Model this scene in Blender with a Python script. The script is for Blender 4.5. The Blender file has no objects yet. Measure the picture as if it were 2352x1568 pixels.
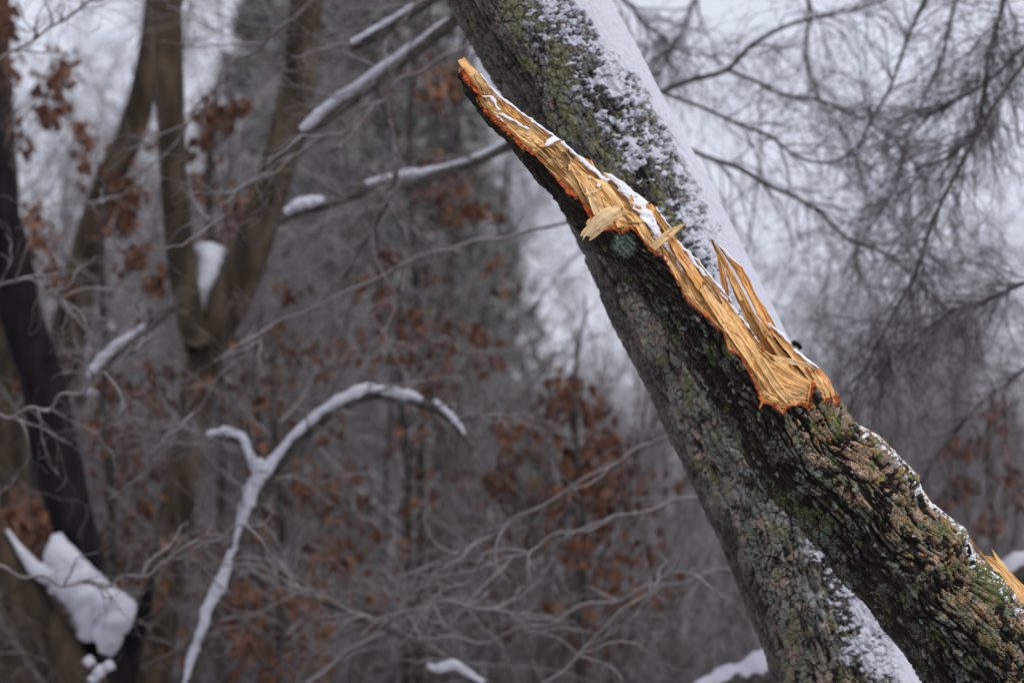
import bpy, math
import numpy as np

# ------------------------------------------------------------------ camera, sky, sun, exposure
SC = bpy.context.scene
COL = SC.collection
PITCH = math.radians(8.0)
CAM = np.array([0.0, 0.0, 1.6])
cd = bpy.data.cameras.new('camera'); cam = bpy.data.objects.new('camera', cd); COL.objects.link(cam)
cam.location = CAM; cam.rotation_euler = (math.pi / 2 + PITCH, 0, 0)
cd.lens = 100; cd.sensor_width = 36; cd.sensor_fit = 'HORIZONTAL'
cd.clip_start = 0.1; cd.clip_end = 5000
cd.dof.use_dof = True; cd.dof.focus_distance = 7.95; cd.dof.aperture_fstop = 2.5
SC.camera = cam

SUN_EL, SUN_AZ = 50.0, 138.0      # azimuth clockwise from +Y (the view direction): behind the camera, a little right
w = bpy.data.worlds.new('World'); SC.world = w; w.use_nodes = True
nt = w.node_tree; nt.nodes.clear()
o_ = nt.nodes.new('ShaderNodeOutputWorld'); bg = nt.nodes.new('ShaderNodeBackground')
sky = nt.nodes.new('ShaderNodeTexSky'); sky.sky_type = 'NISHITA'; sky.sun_disc = False
sky.sun_elevation = math.radians(SUN_EL); sky.sun_rotation = math.radians(SUN_AZ)
sky.air_density = 1.0; sky.dust_density = 4.0
mx = nt.nodes.new('ShaderNodeMix'); mx.data_type = 'RGBA'; mx.inputs[0].default_value = 0.86
mx.inputs[7].default_value = (8.1, 8.35, 9.6, 1)      # the cloud layer, same units as the sky
nt.links.new(sky.outputs[0], mx.inputs[6]); nt.links.new(mx.outputs[2], bg.inputs[0])
bg.inputs[1].default_value = 0.10
nt.links.new(bg.outputs[0], o_.inputs[0])
ld = bpy.data.lights.new('sun', 'SUN'); ld.energy = 1.65; ld.angle = math.radians(22); ld.color = (1.0, 0.97, 0.93)
sun = bpy.data.objects.new('sun', ld); COL.objects.link(sun)
sun.rotation_euler = (math.radians(90 - SUN_EL), 0, math.radians(180 - SUN_AZ))
SC.view_settings.view_transform = 'Standard'; SC.view_settings.look = 'None'
SC.view_settings.gamma = 1; SC.view_settings.use_curve_mapping = False
SC.view_settings.exposure = 0.04
SC.cycles.use_denoising = True
SC.cycles.max_bounces = 6; SC.cycles.diffuse_bounces = 3

# ------------------------------------------------------------------ where a point of the photograph lies, in metres
FW = np.array([0, math.cos(PITCH), math.sin(PITCH)]); UP = np.array([0, -math.sin(PITCH), math.cos(PITCH)])
RT = np.array([1.0, 0, 0]); KP = 0.36 / 2352
def P(x, y, d):
    x, y, d = np.broadcast_arrays(np.asarray(x, float), np.asarray(y, float), np.asarray(d, float))
    return CAM + FW * d[..., None] + RT * ((x - 1176) * KP * d)[..., None] + UP * ((784 - y) * KP * d)[..., None]

# ------------------------------------------------------------------ noise
def _h(ix, iy, seed):
    h = (ix.astype(np.int64) * 374761393 + iy.astype(np.int64) * 668265263 + seed * 982451653) & 0xffffffff
    h = ((h ^ (h >> 13)) * 1274126177) & 0xffffffff
    h = ((h ^ (h >> 16)) * 2246822519) & 0xffffffff
    return ((h ^ (h >> 15)) & 0xffffff) / float(0x1000000)
def vn(x, y, seed=0):
    x, y = np.broadcast_arrays(np.asarray(x, float), np.asarray(y, float))
    ix = np.floor(x); iy = np.floor(y); fx = x - ix; fy = y - iy
    fx = fx * fx * fx * (fx * (fx * 6 - 15) + 10); fy = fy * fy * fy * (fy * (fy * 6 - 15) + 10)
    a = _h(ix, iy, seed); b = _h(ix + 1, iy, seed); c = _h(ix, iy + 1, seed); d = _h(ix + 1, iy + 1, seed)
    return (a + (b - a) * fx) * (1 - fy) + (c + (d - c) * fx) * fy
def fbm(x, y, o=4, seed=0, gain=0.5):
    s = 0; a = 1; t = 0
    for i in range(o):
        s = s + a * vn(x * 2 ** i + 17.3 * i, y * 2 ** i + 9.1 * i, seed + i); t += a; a *= gain
    return s / t
def voro(x, y, seed=0, jit=0.9):
    ix = np.floor(x); iy = np.floor(y)
    f1 = np.full(x.shape, 9.0); f2 = np.full(x.shape, 9.0); idv = np.zeros(x.shape)
    for dx in (-1, 0, 1):
        for dy in (-1, 0, 1):
            cx = ix + dx; cy = iy + dy
            r = _h(cx, cy, seed); q = _h(cx, cy, seed + 77)
            d = np.hypot(cx + 0.5 + (r - 0.5) * jit - x, cy + 0.5 + (q - 0.5) * jit - y)
            nw = d < f1
            f2 = np.where(nw, f1, np.minimum(f2, d)); idv = np.where(nw, _h(cx, cy, seed + 5), idv); f1 = np.where(nw, d, f1)
    return f1, f2, idv
def ss(a, b, x):
    t = np.clip((x - a) / (b - a), 0, 1); return t * t * (3 - 2 * t)
def lerp(a, b, m):
    return a + (b - a) * m[..., None]

# ------------------------------------------------------------------ materials
def mat(name, rough=0.8, spec=0.3):
    m = bpy.data.materials.new(name); m.use_nodes = True
    b = m.node_tree.nodes['Principled BSDF']; b.inputs['Roughness'].default_value = rough
    b.inputs['Specular IOR Level'].default_value = spec
    return m, m.node_tree, b
def attr_mat(name, rough, spec, nscale, amt, bump, bscale, coord='Object', stretch=None, gattr=None):
    """colour from the piece's own 'tint' attribute, broken up by grain noise, with fine bump"""
    m, t, b = mat(name, rough, spec)
    a = t.nodes.new('ShaderNodeAttribute'); a.attribute_name = 'tint'
    if gattr:
        g = t.nodes.new('ShaderNodeAttribute'); g.attribute_name = gattr; vec = g.outputs['Vector']
    else:
        tc = t.nodes.new('ShaderNodeTexCoord'); vec = tc.outputs['Object']
    if stretch:
        mp = t.nodes.new('ShaderNodeMapping'); mp.inputs['Scale'].default_value = stretch
        t.links.new(vec, mp.inputs[0]); vec = mp.outputs[0]
    n = t.nodes.new('ShaderNodeTexNoise'); n.inputs['Scale'].default_value = nscale; n.inputs['Detail'].default_value = 5
    t.links.new(vec, n.inputs['Vector'])
    r = t.nodes.new('ShaderNodeMapRange'); r.inputs[1].default_value = 0.3; r.inputs[2].default_value = 0.7
    r.inputs[3].default_value = 1 - amt; r.inputs[4].default_value = 1 + amt
    t.links.new(n.outputs[0], r.inputs[0])
    v = t.nodes.new('ShaderNodeVectorMath'); v.operation = 'SCALE'
    t.links.new(a.outputs['Color'], v.inputs[0]); t.links.new(r.outputs[0], v.inputs['Scale'])
    t.links.new(v.outputs[0], b.inputs['Base Color'])
    n2 = t.nodes.new('ShaderNodeTexNoise'); n2.inputs['Scale'].default_value = bscale; n2.inputs['Detail'].default_value = 4
    t.links.new(vec, n2.inputs['Vector'])
    bp = t.nodes.new('ShaderNodeBump'); bp.inputs['Strength'].default_value = bump; bp.inputs['Distance'].default_value = 0.003
    t.links.new(n2.outputs[0], bp.inputs['Height']); t.links.new(bp.outputs[0], b.inputs['Normal'])
    return m
M_BARK = attr_mat('bark', 0.85, 0.25, 260, 0.45, 0.8, 330)
M_WOOD = attr_mat('fresh_wood', 0.75, 0.15, 1.0, 0.3, 0.9, 1.6, gattr='grain', stretch=(0.5, 0.035, 1))
M_INNER = attr_mat('inner_bark', 0.6, 0.3, 300, 0.3, 0.8, 400)
def snow_mat(name, col, bump=0.35, scale=60):
    m, t, b = mat(name, 0.65, 0.25)
    b.inputs['Base Color'].default_value = (*col, 1)
    b.inputs['Subsurface Weight'].default_value = 0.0
    tc = t.nodes.new('ShaderNodeTexCoord'); n = t.nodes.new('ShaderNodeTexNoise')
    n.inputs['Scale'].default_value = scale; n.inputs['Detail'].default_value = 6; n.inputs['Roughness'].default_value = 0.65
    t.links.new(tc.outputs['Object'], n.inputs['Vector'])
    bp = t.nodes.new('ShaderNodeBump'); bp.inputs['Strength'].default_value = bump; bp.inputs['Distance'].default_value = 0.01
    t.links.new(n.outputs[0], bp.inputs['Height']); t.links.new(bp.outputs[0], b.inputs['Normal'])
    return m
M_SNOW = snow_mat('snow', (0.76, 0.77, 0.82))
M_SNOWB = snow_mat('shaded_snow', (0.48, 0.49, 0.55), 1.0, 14)  # background snow: the shade of the wood is put into its darker colour
def two_tone(name, c1, c2, scale, rough=0.85, frost=None, c3=None, stretch=None):
    """procedural two-colour mottle; frost = (amount, colour): settled on what faces up"""
    m, t, b = mat(name, rough, 0.2)
    tc = t.nodes.new('ShaderNodeTexCoord'); vec = tc.outputs['Object']
    if stretch:
        mp = t.nodes.new('ShaderNodeMapping'); mp.inputs['Scale'].default_value = stretch
        t.links.new(vec, mp.inputs[0]); vec = mp.outputs[0]
    n = t.nodes.new('ShaderNodeTexNoise'); n.inputs['Scale'].default_value = scale; n.inputs['Detail'].default_value = 6
    t.links.new(vec, n.inputs['Vector'])
    r = t.nodes.new('ShaderNodeValToRGB'); e = r.color_ramp.elements
    e[0].position = 0.38; e[0].color = (*c1, 1); e[1].position = 0.64; e[1].color = (*c2, 1)
    if c3:
        k = e.new(0.52); k.color = (*c3, 1)
    t.links.new(n.outputs[0], r.inputs[0]); out = r.outputs[0]
    if frost:
        g = t.nodes.new('ShaderNodeNewGeometry'); sx = t.nodes.new('ShaderNodeSeparateXYZ')
        t.links.new(g.outputs['Normal'], sx.inputs[0])
        mr = t.nodes.new('ShaderNodeMapRange'); mr.inputs[1].default_value = 0.1; mr.inputs[2].default_value = 0.75
        mr.inputs[4].default_value = frost[0]
        t.links.new(sx.outputs[2], mr.inputs[0])
        mm = t.nodes.new('ShaderNodeMix'); mm.data_type = 'RGBA'; mm.inputs[7].default_value = (*frost[1], 1)
        t.links.new(mr.outputs[0], mm.inputs[0]); t.links.new(out, mm.inputs[6]); out = mm.outputs[2]
    t.links.new(out, b.inputs['Base Color'])
    return m
M_TRUNK_BROWN = two_tone('brown_trunk_bark', (0.026, 0.019, 0.013), (0.085, 0.062, 0.042), 9, c3=(0.055, 0.040, 0.026), stretch=(1, 1, 0.35))
M_TRUNK_DARK = two_tone('wet_black_bark', (0.0025, 0.002, 0.0025), (0.013, 0.010, 0.011), 12, rough=.95, stretch=(1, 1, 0.3))
M_LIMB = two_tone('limb_bark', (0.03, 0.027, 0.024), (0.075, 0.068, 0.06), 20)
M_TWIG = two_tone('twig_bark', (0.07, 0.058, 0.054), (0.15, 0.125, 0.118), 14, frost=(0.38, (0.55, 0.55, 0.59)))
M_TWIG_SKY = two_tone('dark_twig_bark', (0.03, 0.026, 0.027), (0.085, 0.07, 0.072), 14, frost=(0.3, (0.55, 0.55, 0.6)))
M_TWIG_FAR = two_tone('hazed_twig_bark', (0.105, 0.09, 0.09), (0.19, 0.165, 0.165), 1.2, frost=(0.4, (0.7, 0.7, 0.75)))  # paler and greyer than near twigs: haze put into the bark colour
M_LEAF = two_tone('dead_leaf', (0.075, 0.032, 0.02), (0.22, 0.10, 0.05), 1.6, 0.6, c3=(0.13, 0.055, 0.028))
M_NEEDLE = two_tone('snowy_needles', (0.075, 0.092, 0.068), (0.15, 0.17, 0.13), 2, frost=(0.35, (0.6, 0.62, 0.64)))
M_GROUND = two_tone('snow_and_litter', (0.26, 0.23, 0.22), (0.74, 0.74, 0.78), 0.35, c3=(0.48, 0.46, 0.47))

# ------------------------------------------------------------------ mesh + object helpers
def mesh_np(name, V, F, mt, tint=None, grain=None, smooth=True):
    me = bpy.data.meshes.new(name)
    V = np.asarray(V, np.float32).reshape(-1, 3); F = np.asarray(F, np.int32)
    k = F.shape[1]
    me.vertices.add(len(V)); me.vertices.foreach_set('co', V.ravel())
    me.loops.add(F.size); me.loops.foreach_set('vertex_index', F.ravel())
    me.polygons.add(len(F)); me.polygons.foreach_set('loop_start', np.arange(0, F.size, k, dtype=np.int32))
    me.polygons.foreach_set('loop_total', np.full(len(F), k, np.int32))
    if smooth: me.polygons.foreach_set('use_smooth', np.ones(len(F), bool))
    if tint is not None:
        c = np.ones((len(V), 4), np.float32); c[:, :3] = np.asarray(tint).reshape(-1, 3)
        a = me.attributes.new('tint', 'FLOAT_COLOR', 'POINT'); a.data.foreach_set('color', c.ravel())
    if grain is not None:
        a = me.attributes.new('grain', 'FLOAT_VECTOR', 'POINT'); a.data.foreach_set('vector', np.asarray(grain, np.float32).ravel())
    me.materials.append(mt); me.update(calc_edges=True)
    return me
def link(name, me, parent=None, **kw):
    o = bpy.data.objects.new(name, me); COL.objects.link(o)
    if parent is not None:
        o.parent = parent
        o.location = -parent.location if parent.parent is None else (0, 0, 0)
        if parent.parent is not None: o.location = (0, 0, 0)
    for a, b in kw.items(): o[a] = b
    return o
def thing(name, label, cat, loc, group=None):
    o = bpy.data.objects.new(name, None); COL.objects.link(o); o.location = [float(v) for v in loc]
    o.empty_display_size = 0.2; o['label'] = label; o['category'] = cat
    if group: o['group'] = group
    return o
def grid_faces(nr, nc, wrap=False):
    r = np.arange(nr - 1)[:, None]; c = np.arange(nc if wrap else nc - 1)[None, :]
    c2 = (c + 1) % nc
    return np.stack([r * nc + c, r * nc + c2, (r + 1) * nc + c2, (r + 1) * nc + c], -1).reshape(-1, 4)
def compact(V, F, *att):
    u, inv = np.unique(F, return_inverse=True)
    return (V[u], inv.reshape(F.shape)) + tuple(a[u] for a in att)

class Tubes:
    """collects batches of tubes (N,K,3 points, N,K radii) into one mesh"""
    def __init__(s): s.V = []; s.F = []; s.n = 0
    def add(s, pts, rad, sides=3):
        N, K, _ = pts.shape
        T = np.gradient(pts, axis=1); T /= np.linalg.norm(T, axis=2, keepdims=True) + 1e-9
        ref = np.where(np.abs(T[..., 2:3]) > 0.9, np.array([1.0, 0, 0]), np.array([0, 0, 1.0]))
        A = np.cross(T, ref); A /= np.linalg.norm(A, axis=2, keepdims=True) + 1e-9; B = np.cross(A, T)
        an = np.arange(sides) * 2 * math.pi / sides
        V = pts[:, :, None] + rad[:, :, None, None] * (np.cos(an)[:, None] * A[:, :, None] + np.sin(an)[:, None] * B[:, :, None])
        base = s.n + np.arange(N)[:, None] * K * sides
        F = base[:, :, None] + grid_faces(K, sides, True)[None]
        s.V.append(V.reshape(-1, 3)); s.F.append(F.reshape(-1, 4)); s.n += N * K * sides
    def mesh(s, name, mt): return mesh_np(name, np.concatenate(s.V), np.concatenate(s.F), mt)
def unit(v): return v / (np.linalg.norm(v, axis=-1, keepdims=True) + 1e-9)
def grow(rng, base, dirs, length, r0, K=5, wig=0.25, droop=0.0, taper=0.3):
    N = len(base); step = (length / (K - 1))[:, None]
    pts = np.zeros((N, K, 3)); pts[:, 0] = base; d = unit(dirs)
    for k in range(1, K):
        d = unit(d + rng.normal(0, wig, (N, 3)) + np.array([0, 0, -droop]))
        pts[:, k] = pts[:, k - 1] + d * step
    rad = r0[:, None] * np.linspace(1, taper, K)[None]
    return pts, rad
def spawn(rng, pts, rad, n, lmin, lmax, spread=0.9, rf=0.55, lo=0.15, K=5, wig=0.22, droop=0.0, up=0.0, rmin=0.0, flat=None):
    N, Kp, _ = pts.shape
    i = rng.integers(0, N, n); u = rng.uniform(lo, 0.99, n) * (Kp - 1); k = np.floor(u).astype(int); f = (u - k)[:, None]
    b = pts[i, k] * (1 - f) + pts[i, k + 1] * f
    t = unit(pts[i, k + 1] - pts[i, k])
    rv = rng.normal(0, 1, (n, 3))
    if flat: rv[:, 1] *= flat
    q = unit(rv - t * np.sum(rv * t, 1, keepdims=True))
    d = unit(t + q * rng.uniform(0.5, 1, (n, 1)) * spread + np.array([0, 0, up]))
    r = np.maximum((rad[i, k]) * rf, rmin)
    return grow(rng, b, d, rng.uniform(lmin, lmax, n), r, K, wig, droop)
def smooth_line(pts, n):
    pts = np.asarray(pts, float); d = np.r_[0, np.cumsum(np.linalg.norm(np.diff(pts[:, :2], axis=0), axis=1))]
    t = np.linspace(0, d[-1], n)
    # Catmull-Rom through the given points
    out = np.zeros((n, pts.shape[1])); m = np.gradient(pts, d, axis=0)
    j = np.clip(np.searchsorted(d, t) - 1, 0, len(d) - 2); h = (d[j + 1] - d[j])[:, None]; s = ((t - d[j]) / (d[j + 1] - d[j]))[:, None]
    out = (2 * s**3 - 3 * s**2 + 1) * pts[j] + (s**3 - 2 * s**2 + s) * h * m[j] + (-2 * s**3 + 3 * s**2) * pts[j + 1] + (s**3 - s**2) * h * m[j + 1]
    return out
def px_limb(pts, n=40):
    """pts rows (x, y, half width px, depth) -> centreline in metres and radii"""
    L = smooth_line(pts, n); c = P(L[:, 0], L[:, 1], L[:, 3]); return c, np.maximum(L[:, 2], 0.4) * KP * L[:, 3]
def limb_mesh(name, c, r, mt, sides=16, rough=0.06, seed=1):
    """one limb with an uneven outline"""
    K = len(c); T = unit(np.gradient(c, axis=0)); A = unit(np.cross(T, np.array([0, 1.0, 0.02]))); B = np.cross(A, T)
    an = np.arange(sides) * 2 * math.pi / sides
    kk, aa = np.meshgrid(np.arange(K), np.arange(sides), indexing='ij')
    rr = r[:, None] * (1 + rough * 4 * (fbm(aa / 3.0, kk / 3.0, 3, seed) - 0.5))
    V = c[:, None] + rr[..., None] * (np.cos(an)[None, :, None] * A[:, None] + np.sin(an)[None, :, None] * B[:, None])
    return mesh_np(name, V, grid_faces(K, sides, True), mt)
def snow_line_mesh(name, c, r, lift=0.75, width=0.95, seed=3, gap=0.32, sides=14):
    """snow lying along the upper side of a limb, uneven, with bare gaps"""
    K = len(c); k = np.arange(K)
    m = ss(gap, gap + 0.12, fbm(k / 6.0, k * 0 + seed * 3.3, 3, seed)); m[0] = m[-1] = 0
    hv = fbm(k / 3.0, k * 0 + 7.7, 2, seed + 9) * 0.7 + 0.65
    T = unit(np.gradient(c, axis=0)); A = unit(np.cross(T, np.array([0, 0, 1.0]))); B = np.cross(A, T)
    B = np.where(B[:, 2:3] < 0, -B, B)
    ctr = c + B * (r * lift * np.where(m > 0, m, 0))[:, None]
    an = np.arange(sides) * 2 * math.pi / sides
    kk, aa = np.meshgrid(k, np.arange(sides), indexing='ij')
    rr = (r * width * m * hv)[:, None] * (0.8 + 0.4 * fbm(aa / 2.5, kk / 2.5, 3, seed + 4)) + 1e-4
    V = ctr[:, None] + rr[..., None] * (np.cos(an)[None, :, None] * A[:, None] + np.sin(an)[None, :, None] * B[:, None] * 0.9)
    return mesh_np(name, V, grid_faces(K, sides, True), M_SNOW)

# ================================================================== GROUND AND HILLSIDE
gx = np.r_[np.linspace(-1800, -160, 14), np.linspace(-150, 150, 90), np.linspace(160, 1800, 14)]
gy = np.r_[np.linspace(-60, 0, 8), np.linspace(3, 220, 100), np.linspace(240, 2600, 20)]
X, Y = np.meshgrid(gx, gy)
def gz(x, y):
    x = np.asarray(x, float); y = np.asarray(y, float)
    return (ss(45, 150, y) * (10.5 + 3 * (vn(x / 60 + 3, y / 80, 5) - 0.4)) + (fbm(x / 9, y / 9, 3, 8) - 0.5) * 0.5 * ss(14, 30, y)
            + ss(45, 150, y) * 1.6 * (fbm(x / 18, y / 14, 3, 11) - 0.5)) * (1 - 0.7 * ss(200, 900, y))
link('snowy_ground', mesh_np('ground', np.stack([X, Y, gz(X, Y)], -1), grid_faces(len(gy), len(gx)), M_GROUND),
     kind='structure', label='snow covered woodland floor rising to a wooded hillside')

# ================================================================== THE BROKEN LEANING TRUNK (in focus)
A2 = np.array([0.62, 0.7846]); S2 = np.array([0.7846, -0.62]); O2 = np.array([1742.0, 921.0]); D0 = 8.0; K0 = KP * D0
def ts(p):
    p = np.asarray(p, float) - O2; return np.stack([p @ A2, p @ S2], -1)
def Wd(t, s, n):
    t, s, n = np.broadcast_arrays(np.asarray(t, float), np.asarray(s, float), np.asarray(n, float))
    x = O2[0] + t * A2[0] + s * S2[0]; y = O2[1] + t * A2[1] + s * S2[1]
    return P(x, y, D0) - FW * (n * K0)[..., None]
def z1(*q): return [(980 + .35166 * a, 61.25 + .35166 * b) for a, b in q]
def z2(*q): return [(1470 + .3125 * a, 490 + .3125 * b) for a, b in q]
def z3(*q): return [(1653.75 + .375 * a, 980 + .375 * b) for a, b in q]
def z5(*q): return [(1684.4 + .15625 * a, 735 + .15625 * b) for a, b in q]
edge = z1((232, 296), (300, 395), (345, 450), (338, 488), (420, 590), (500, 662), (600, 762), (700, 850), (800, 950), (900, 1060), (1000, 1150),
          (1070, 1245), (1160, 1340), (1210, 1325), (1250, 1362), (1330, 1325), (1400, 1400), (1455, 1480), (1500, 1500)) + \
       z2((150, 320), (230, 460), (300, 600), (370, 690), (450, 740), (580, 880), (625, 1000), (700, 1040), (770, 1160), (830, 1280),
          (860, 1378), (955, 1395), (1010, 1475), (1060, 1408), (1150, 1395), (1208, 1436), (1225, 1330), (1245, 1245), (1290, 1320), (1330, 1405), (1352, 1362), (1385, 1400), (1400, 1415),
          (1432, 1385), (1400, 1210))
EB = ts(edge)
lft = z1((215, 310), (250, 420), (330, 510), (420, 640), (530, 740), (620, 860), (700, 950), (740, 1010), (830, 1090), (890, 1180), (980, 1300)) + \
      [(1353, 553), (1405, 605)] + z2((0, 590), (130, 740), (230, 900), (330, 1060), (450, 1260), (560, 1440)) + \
      z3((80, 0), (180, 200), (320, 420), (480, 580), (640, 770), (760, 930), (900, 1060), (1010, 1220), (1130, 1360), (1250, 1540))
LT = ts(lft)
rgt_low = z3((900, 0), (1080, 190), (1200, 310), (1220, 390), (1260, 460), (1390, 560), (1480, 630), (1560, 810), (1700, 920), (1860, 1140))
RL = ts(rgt_low)
rgt_up = z1((245, 205), (330, 300), (400, 380), (470, 460), (620, 570), (750, 660), (860, 745), (960, 830), (1050, 868), (1120, 945), (1200, 978), (1340, 1078), (1460, 1168), (1560, 1320)) + \
         z2((150, 60), (230, 170), (350, 300), (470, 430), (520, 500), (620, 610), (700, 720), (790, 860), (880, 990))
RU = ts(rgt_up)
shard_r = ts(z2((530, 195), (600, 260), (690, 350), (760, 400), (820, 490), (860, 590), (950, 720), (1040, 870), (1170, 1020), (1320, 1140), (1400, 1210)))
def Lf(t): return np.interp(t, LT[:, 0], LT[:, 1], left=LT[0, 1]) + np.where(t > 735, -(t - 735) * 0.03, 0)
def Rad(t):
    full = (np.interp(t, RL[:, 0], RL[:, 1]) - Lf(t)) / 2
    full = np.where(t > 735, 137 + (t - 735) * 0.02, full)
    up = np.interp(t, [-1040, -700, -300, 0, 150], [92, 100, 112, 121, 122])
    return np.where(t < 150, up, np.where(t < 260, up + (full - up) * ss(150, 260, t), full))
def e_right(t):      # how far right the wood of the break reaches
    a = np.interp(t, RU[:, 0], RU[:, 1]); b = np.interp(t, shard_r[:, 0], shard_r[:, 1])
    return np.where(t < -185, a - 6, np.where(t < -60, a + (b - a) * ss(-185, -60, t), b))

tr = np.r_[np.arange(-1024, 840, 1.75), np.geomspace(1, 1860, 70) + 840]
ph = np.r_[np.linspace(-math.pi / 2, -0.35, 34)[:-1], np.linspace(-0.35, math.pi + 0.35, 268), np.linspace(math.pi + 0.35, 1.5 * math.pi, 34)[1:]]
T_, PH = np.meshgrid(tr, ph, indexing='ij')
R_ = Rad(tr)[:, None]; Cc = (Lf(tr) + Rad(tr))[:, None]
a_ = PH * 118.0
# bark relief
wa = a_ + 16 * (vn(a_ / 45, T_ / 120, 31) - .5) + 5 * (vn(a_ / 14, T_ / 30, 32) - .5) + 0.05 * T_
zone = ss(1.95, 1.25, PH + 0.35 * (vn(a_ / 40, T_ / 70, 61) - .5)) * ss(-60, 90, T_)         # lichen grown right-front side
def ridged(x, y, sd_):      # long furrows between rounded ribs
    q = np.abs(fbm(x, y, 3, sd_, .45) - .5) * 2
    return ss(0.0, 0.26, q)
rA = ridged(wa / 12.5, T_ / 105, 41); rB = ridged(wa / 7.5 + 3, T_ / 42, 47)
f1, f2, cid = voro(wa / 11 + .6 * vn(wa / 7, T_ / 11, 6), T_ / 36 + 0.9 * (vn(wa / 11, T_ / 25, 8) - .5), 41)
crk = ss(0.0, 0.16, f2 - f1)
ridge = rA * (0.45 + 0.55 * rB) * (0.55 + 0.45 * crk)
plate = rA * (0.6 + 0.4 * rB) * (0.35 + 0.65 * crk)
fine = fbm(wa / 4.5, T_ / 8, 4, 51)
long_ = fbm(wa / 4, T_ / 45, 3, 55)
hgt = (ridge * (1 - zone) + plate * zone) * 12.5 + (long_ - .5) * 7 + (fine - .5) * 5
hgt += (fbm(a_ / 60, T_ / 200, 3, 70) - .5) * 12 - 5.5
# lichen
def rosettes(a, t, size, seed, rmin, rmax, dens):
    j = fbm(a / 6, t / 6, 4, seed + 3) - .5
    f, _g, idd = voro(a / size + .5 * vn(a / size, t / size, seed), t / (size * 1.25) + .5 * vn(a / size, t / size, seed + 1), seed + 2)
    rr = rmin + (rmax - rmin) * ((idd * 7.31) % 1); keep = ((idd * 3.77) % 1) < dens
    return ss(0.03, -0.03, f - rr - j * .62) * keep, (idd * 11.13) % 1
l1, l2, lid = voro(a_ / 10 + 1.2 * vn(a_ / 6, T_ / 6, 90), T_ / 13 + 1.2 * vn(a_ / 6, T_ / 6, 91), 93)
lid2 = voro(a_ / 30 + 1.4 * vn(a_ / 12, T_ / 12, 94), T_ / 38 + 1.4 * vn(a_ / 12, T_ / 12, 95), 97)[2]
cover = fbm(a_ / 22, T_ / 30, 4, 100) + 0.15 * (fine - .5)
cover = cover + 0.16 * (fbm(a_ / 7, T_ / 8, 3, 102) - .5)
lich = ss(0.55 - 0.05 * zone, 0.57 - 0.05 * zone, cover) * ss(0.18, 0.5, ridge * (1 - zone) + plate * zone) * (0.6 + 0.4 * zone)
lich = np.clip(lich * ss(-650, -250, T_ + 300 * zone), 0, 1) * ss(0.42, 0.52, vn(a_ / 3.1, T_ / 3.7, 101) * 0.4 + fine * 0.4 + 0.12 + 0.2 * zone)
hgt += lich * (.6 + 2.2 * vn(a_ / 2.2, T_ / 2.4, 103))
dark = np.array([0.007, 0.005, 0.0045]); mid = np.array([0.021, 0.0155, 0.0125]); hi = np.array([0.095, 0.073, 0.058])
tint = lerp(np.broadcast_to(dark, T_.shape + (3,)), mid, np.clip(ss(0.1, 0.8, ridge * (1 - zone) + plate * zone) * 0.8 + (fine - .5), 0, 1))
tint = lerp(tint, hi, ss(0.56, 0.8, long_) * 0.55 * ridge)
pal = np.array([[.33, .22, .15], [.36, .25, .18], [.22, .20, .11], [.27, .19, .08], [.15, .19, .14], [.28, .20, .14], [.26, .22, .17], [.30, .19, .08], [.12, .14, .06], [.21, .17, .12], [.34, .24, .18]])
pl = np.array([[.12, .155, .125], [.16, .20, .18], [.10, .12, .075], [.18, .15, .12], [.13, .145, .12]])
pick = np.clip(((0.55 * lid2 + 0.45 * lid) * len(pal)).astype(int), 0, len(pal) - 1)
pick2 = np.clip(((0.5 * lid2 + 0.5 * lid) * len(pl)).astype(int), 0, len(pl) - 1)
lc = lerp(pl[pick2], pal[pick], zone)
lc = lc * (0.45 + 1.05 * vn(a_ / 2.1, T_ / 2.3, 107))[..., None]
orange = ss(0.70, 0.74, fbm(a_ / 17, T_ / 14, 3, 109)) * zone
lc = lerp(lc, np.array([.5, .15, .025]), orange * 0.55 * (vn(a_ / 3, T_ / 3, 110) > .35))
yel = ss(0.68, 0.74, fbm(a_ / 14, T_ / 16, 3, 113)) * zone * ss(2.0, 1.0, PH)
lc = lerp(lc, np.array([.42, .31, .05]), yel * 0.6)
tint = lerp(tint, lc, lich)
for sz, sd_, dn in ((34, 601, .38), (20, 611, .3), (12, 621, .3)):
    rm, rid = rosettes(a_, T_, sz, sd_, .22, .56, dn); rm = rm * (zone * .95 + .05 * (rid > .8)) * ss(.12, .34, ridge * (1 - zone) + plate * zone)
    if sz < 25: rm = np.maximum(rm, rosettes(a_, T_, sz, sd_ + 50, .15, .42, .09)[0] * (1 - zone) * ss(-500, -200, T_) * ss(.15, .4, ridge))
    pc = pal[(rid * len(pal)).astype(int)]; pc = np.where((zone > .5)[..., None], pc * 1.12, pl[(rid * len(pl)).astype(int)] * 1.15)
    pc = pc * (.55 + .85 * vn(a_ / 2.2, T_ / 2.2, sd_ + 7))[..., None]
    tint = lerp(tint, pc, rm); hgt += rm * (.5 + 1.6 * vn(a_ / 2.4, T_ / 2.4, sd_ + 9))
gm = ss(0.66, 0.72, fbm(a_ / 24, T_ / 34, 4, 117)) * 0.75 * ss(0.3, 0.7, plate)
gm = np.maximum(gm, ss(60, 35, np.hypot((T_ - 650) * 1.0, (np.cos(PH) * R_ + Cc - 150) * 1.2) + 25 * (fine - .5)) * 0.8)
tint = lerp(tint, np.array([.085, .125, .03]), gm * (0.4 + 0.6 * (vn(a_ / 3, T_ / 3, 119) > .4)))
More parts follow.
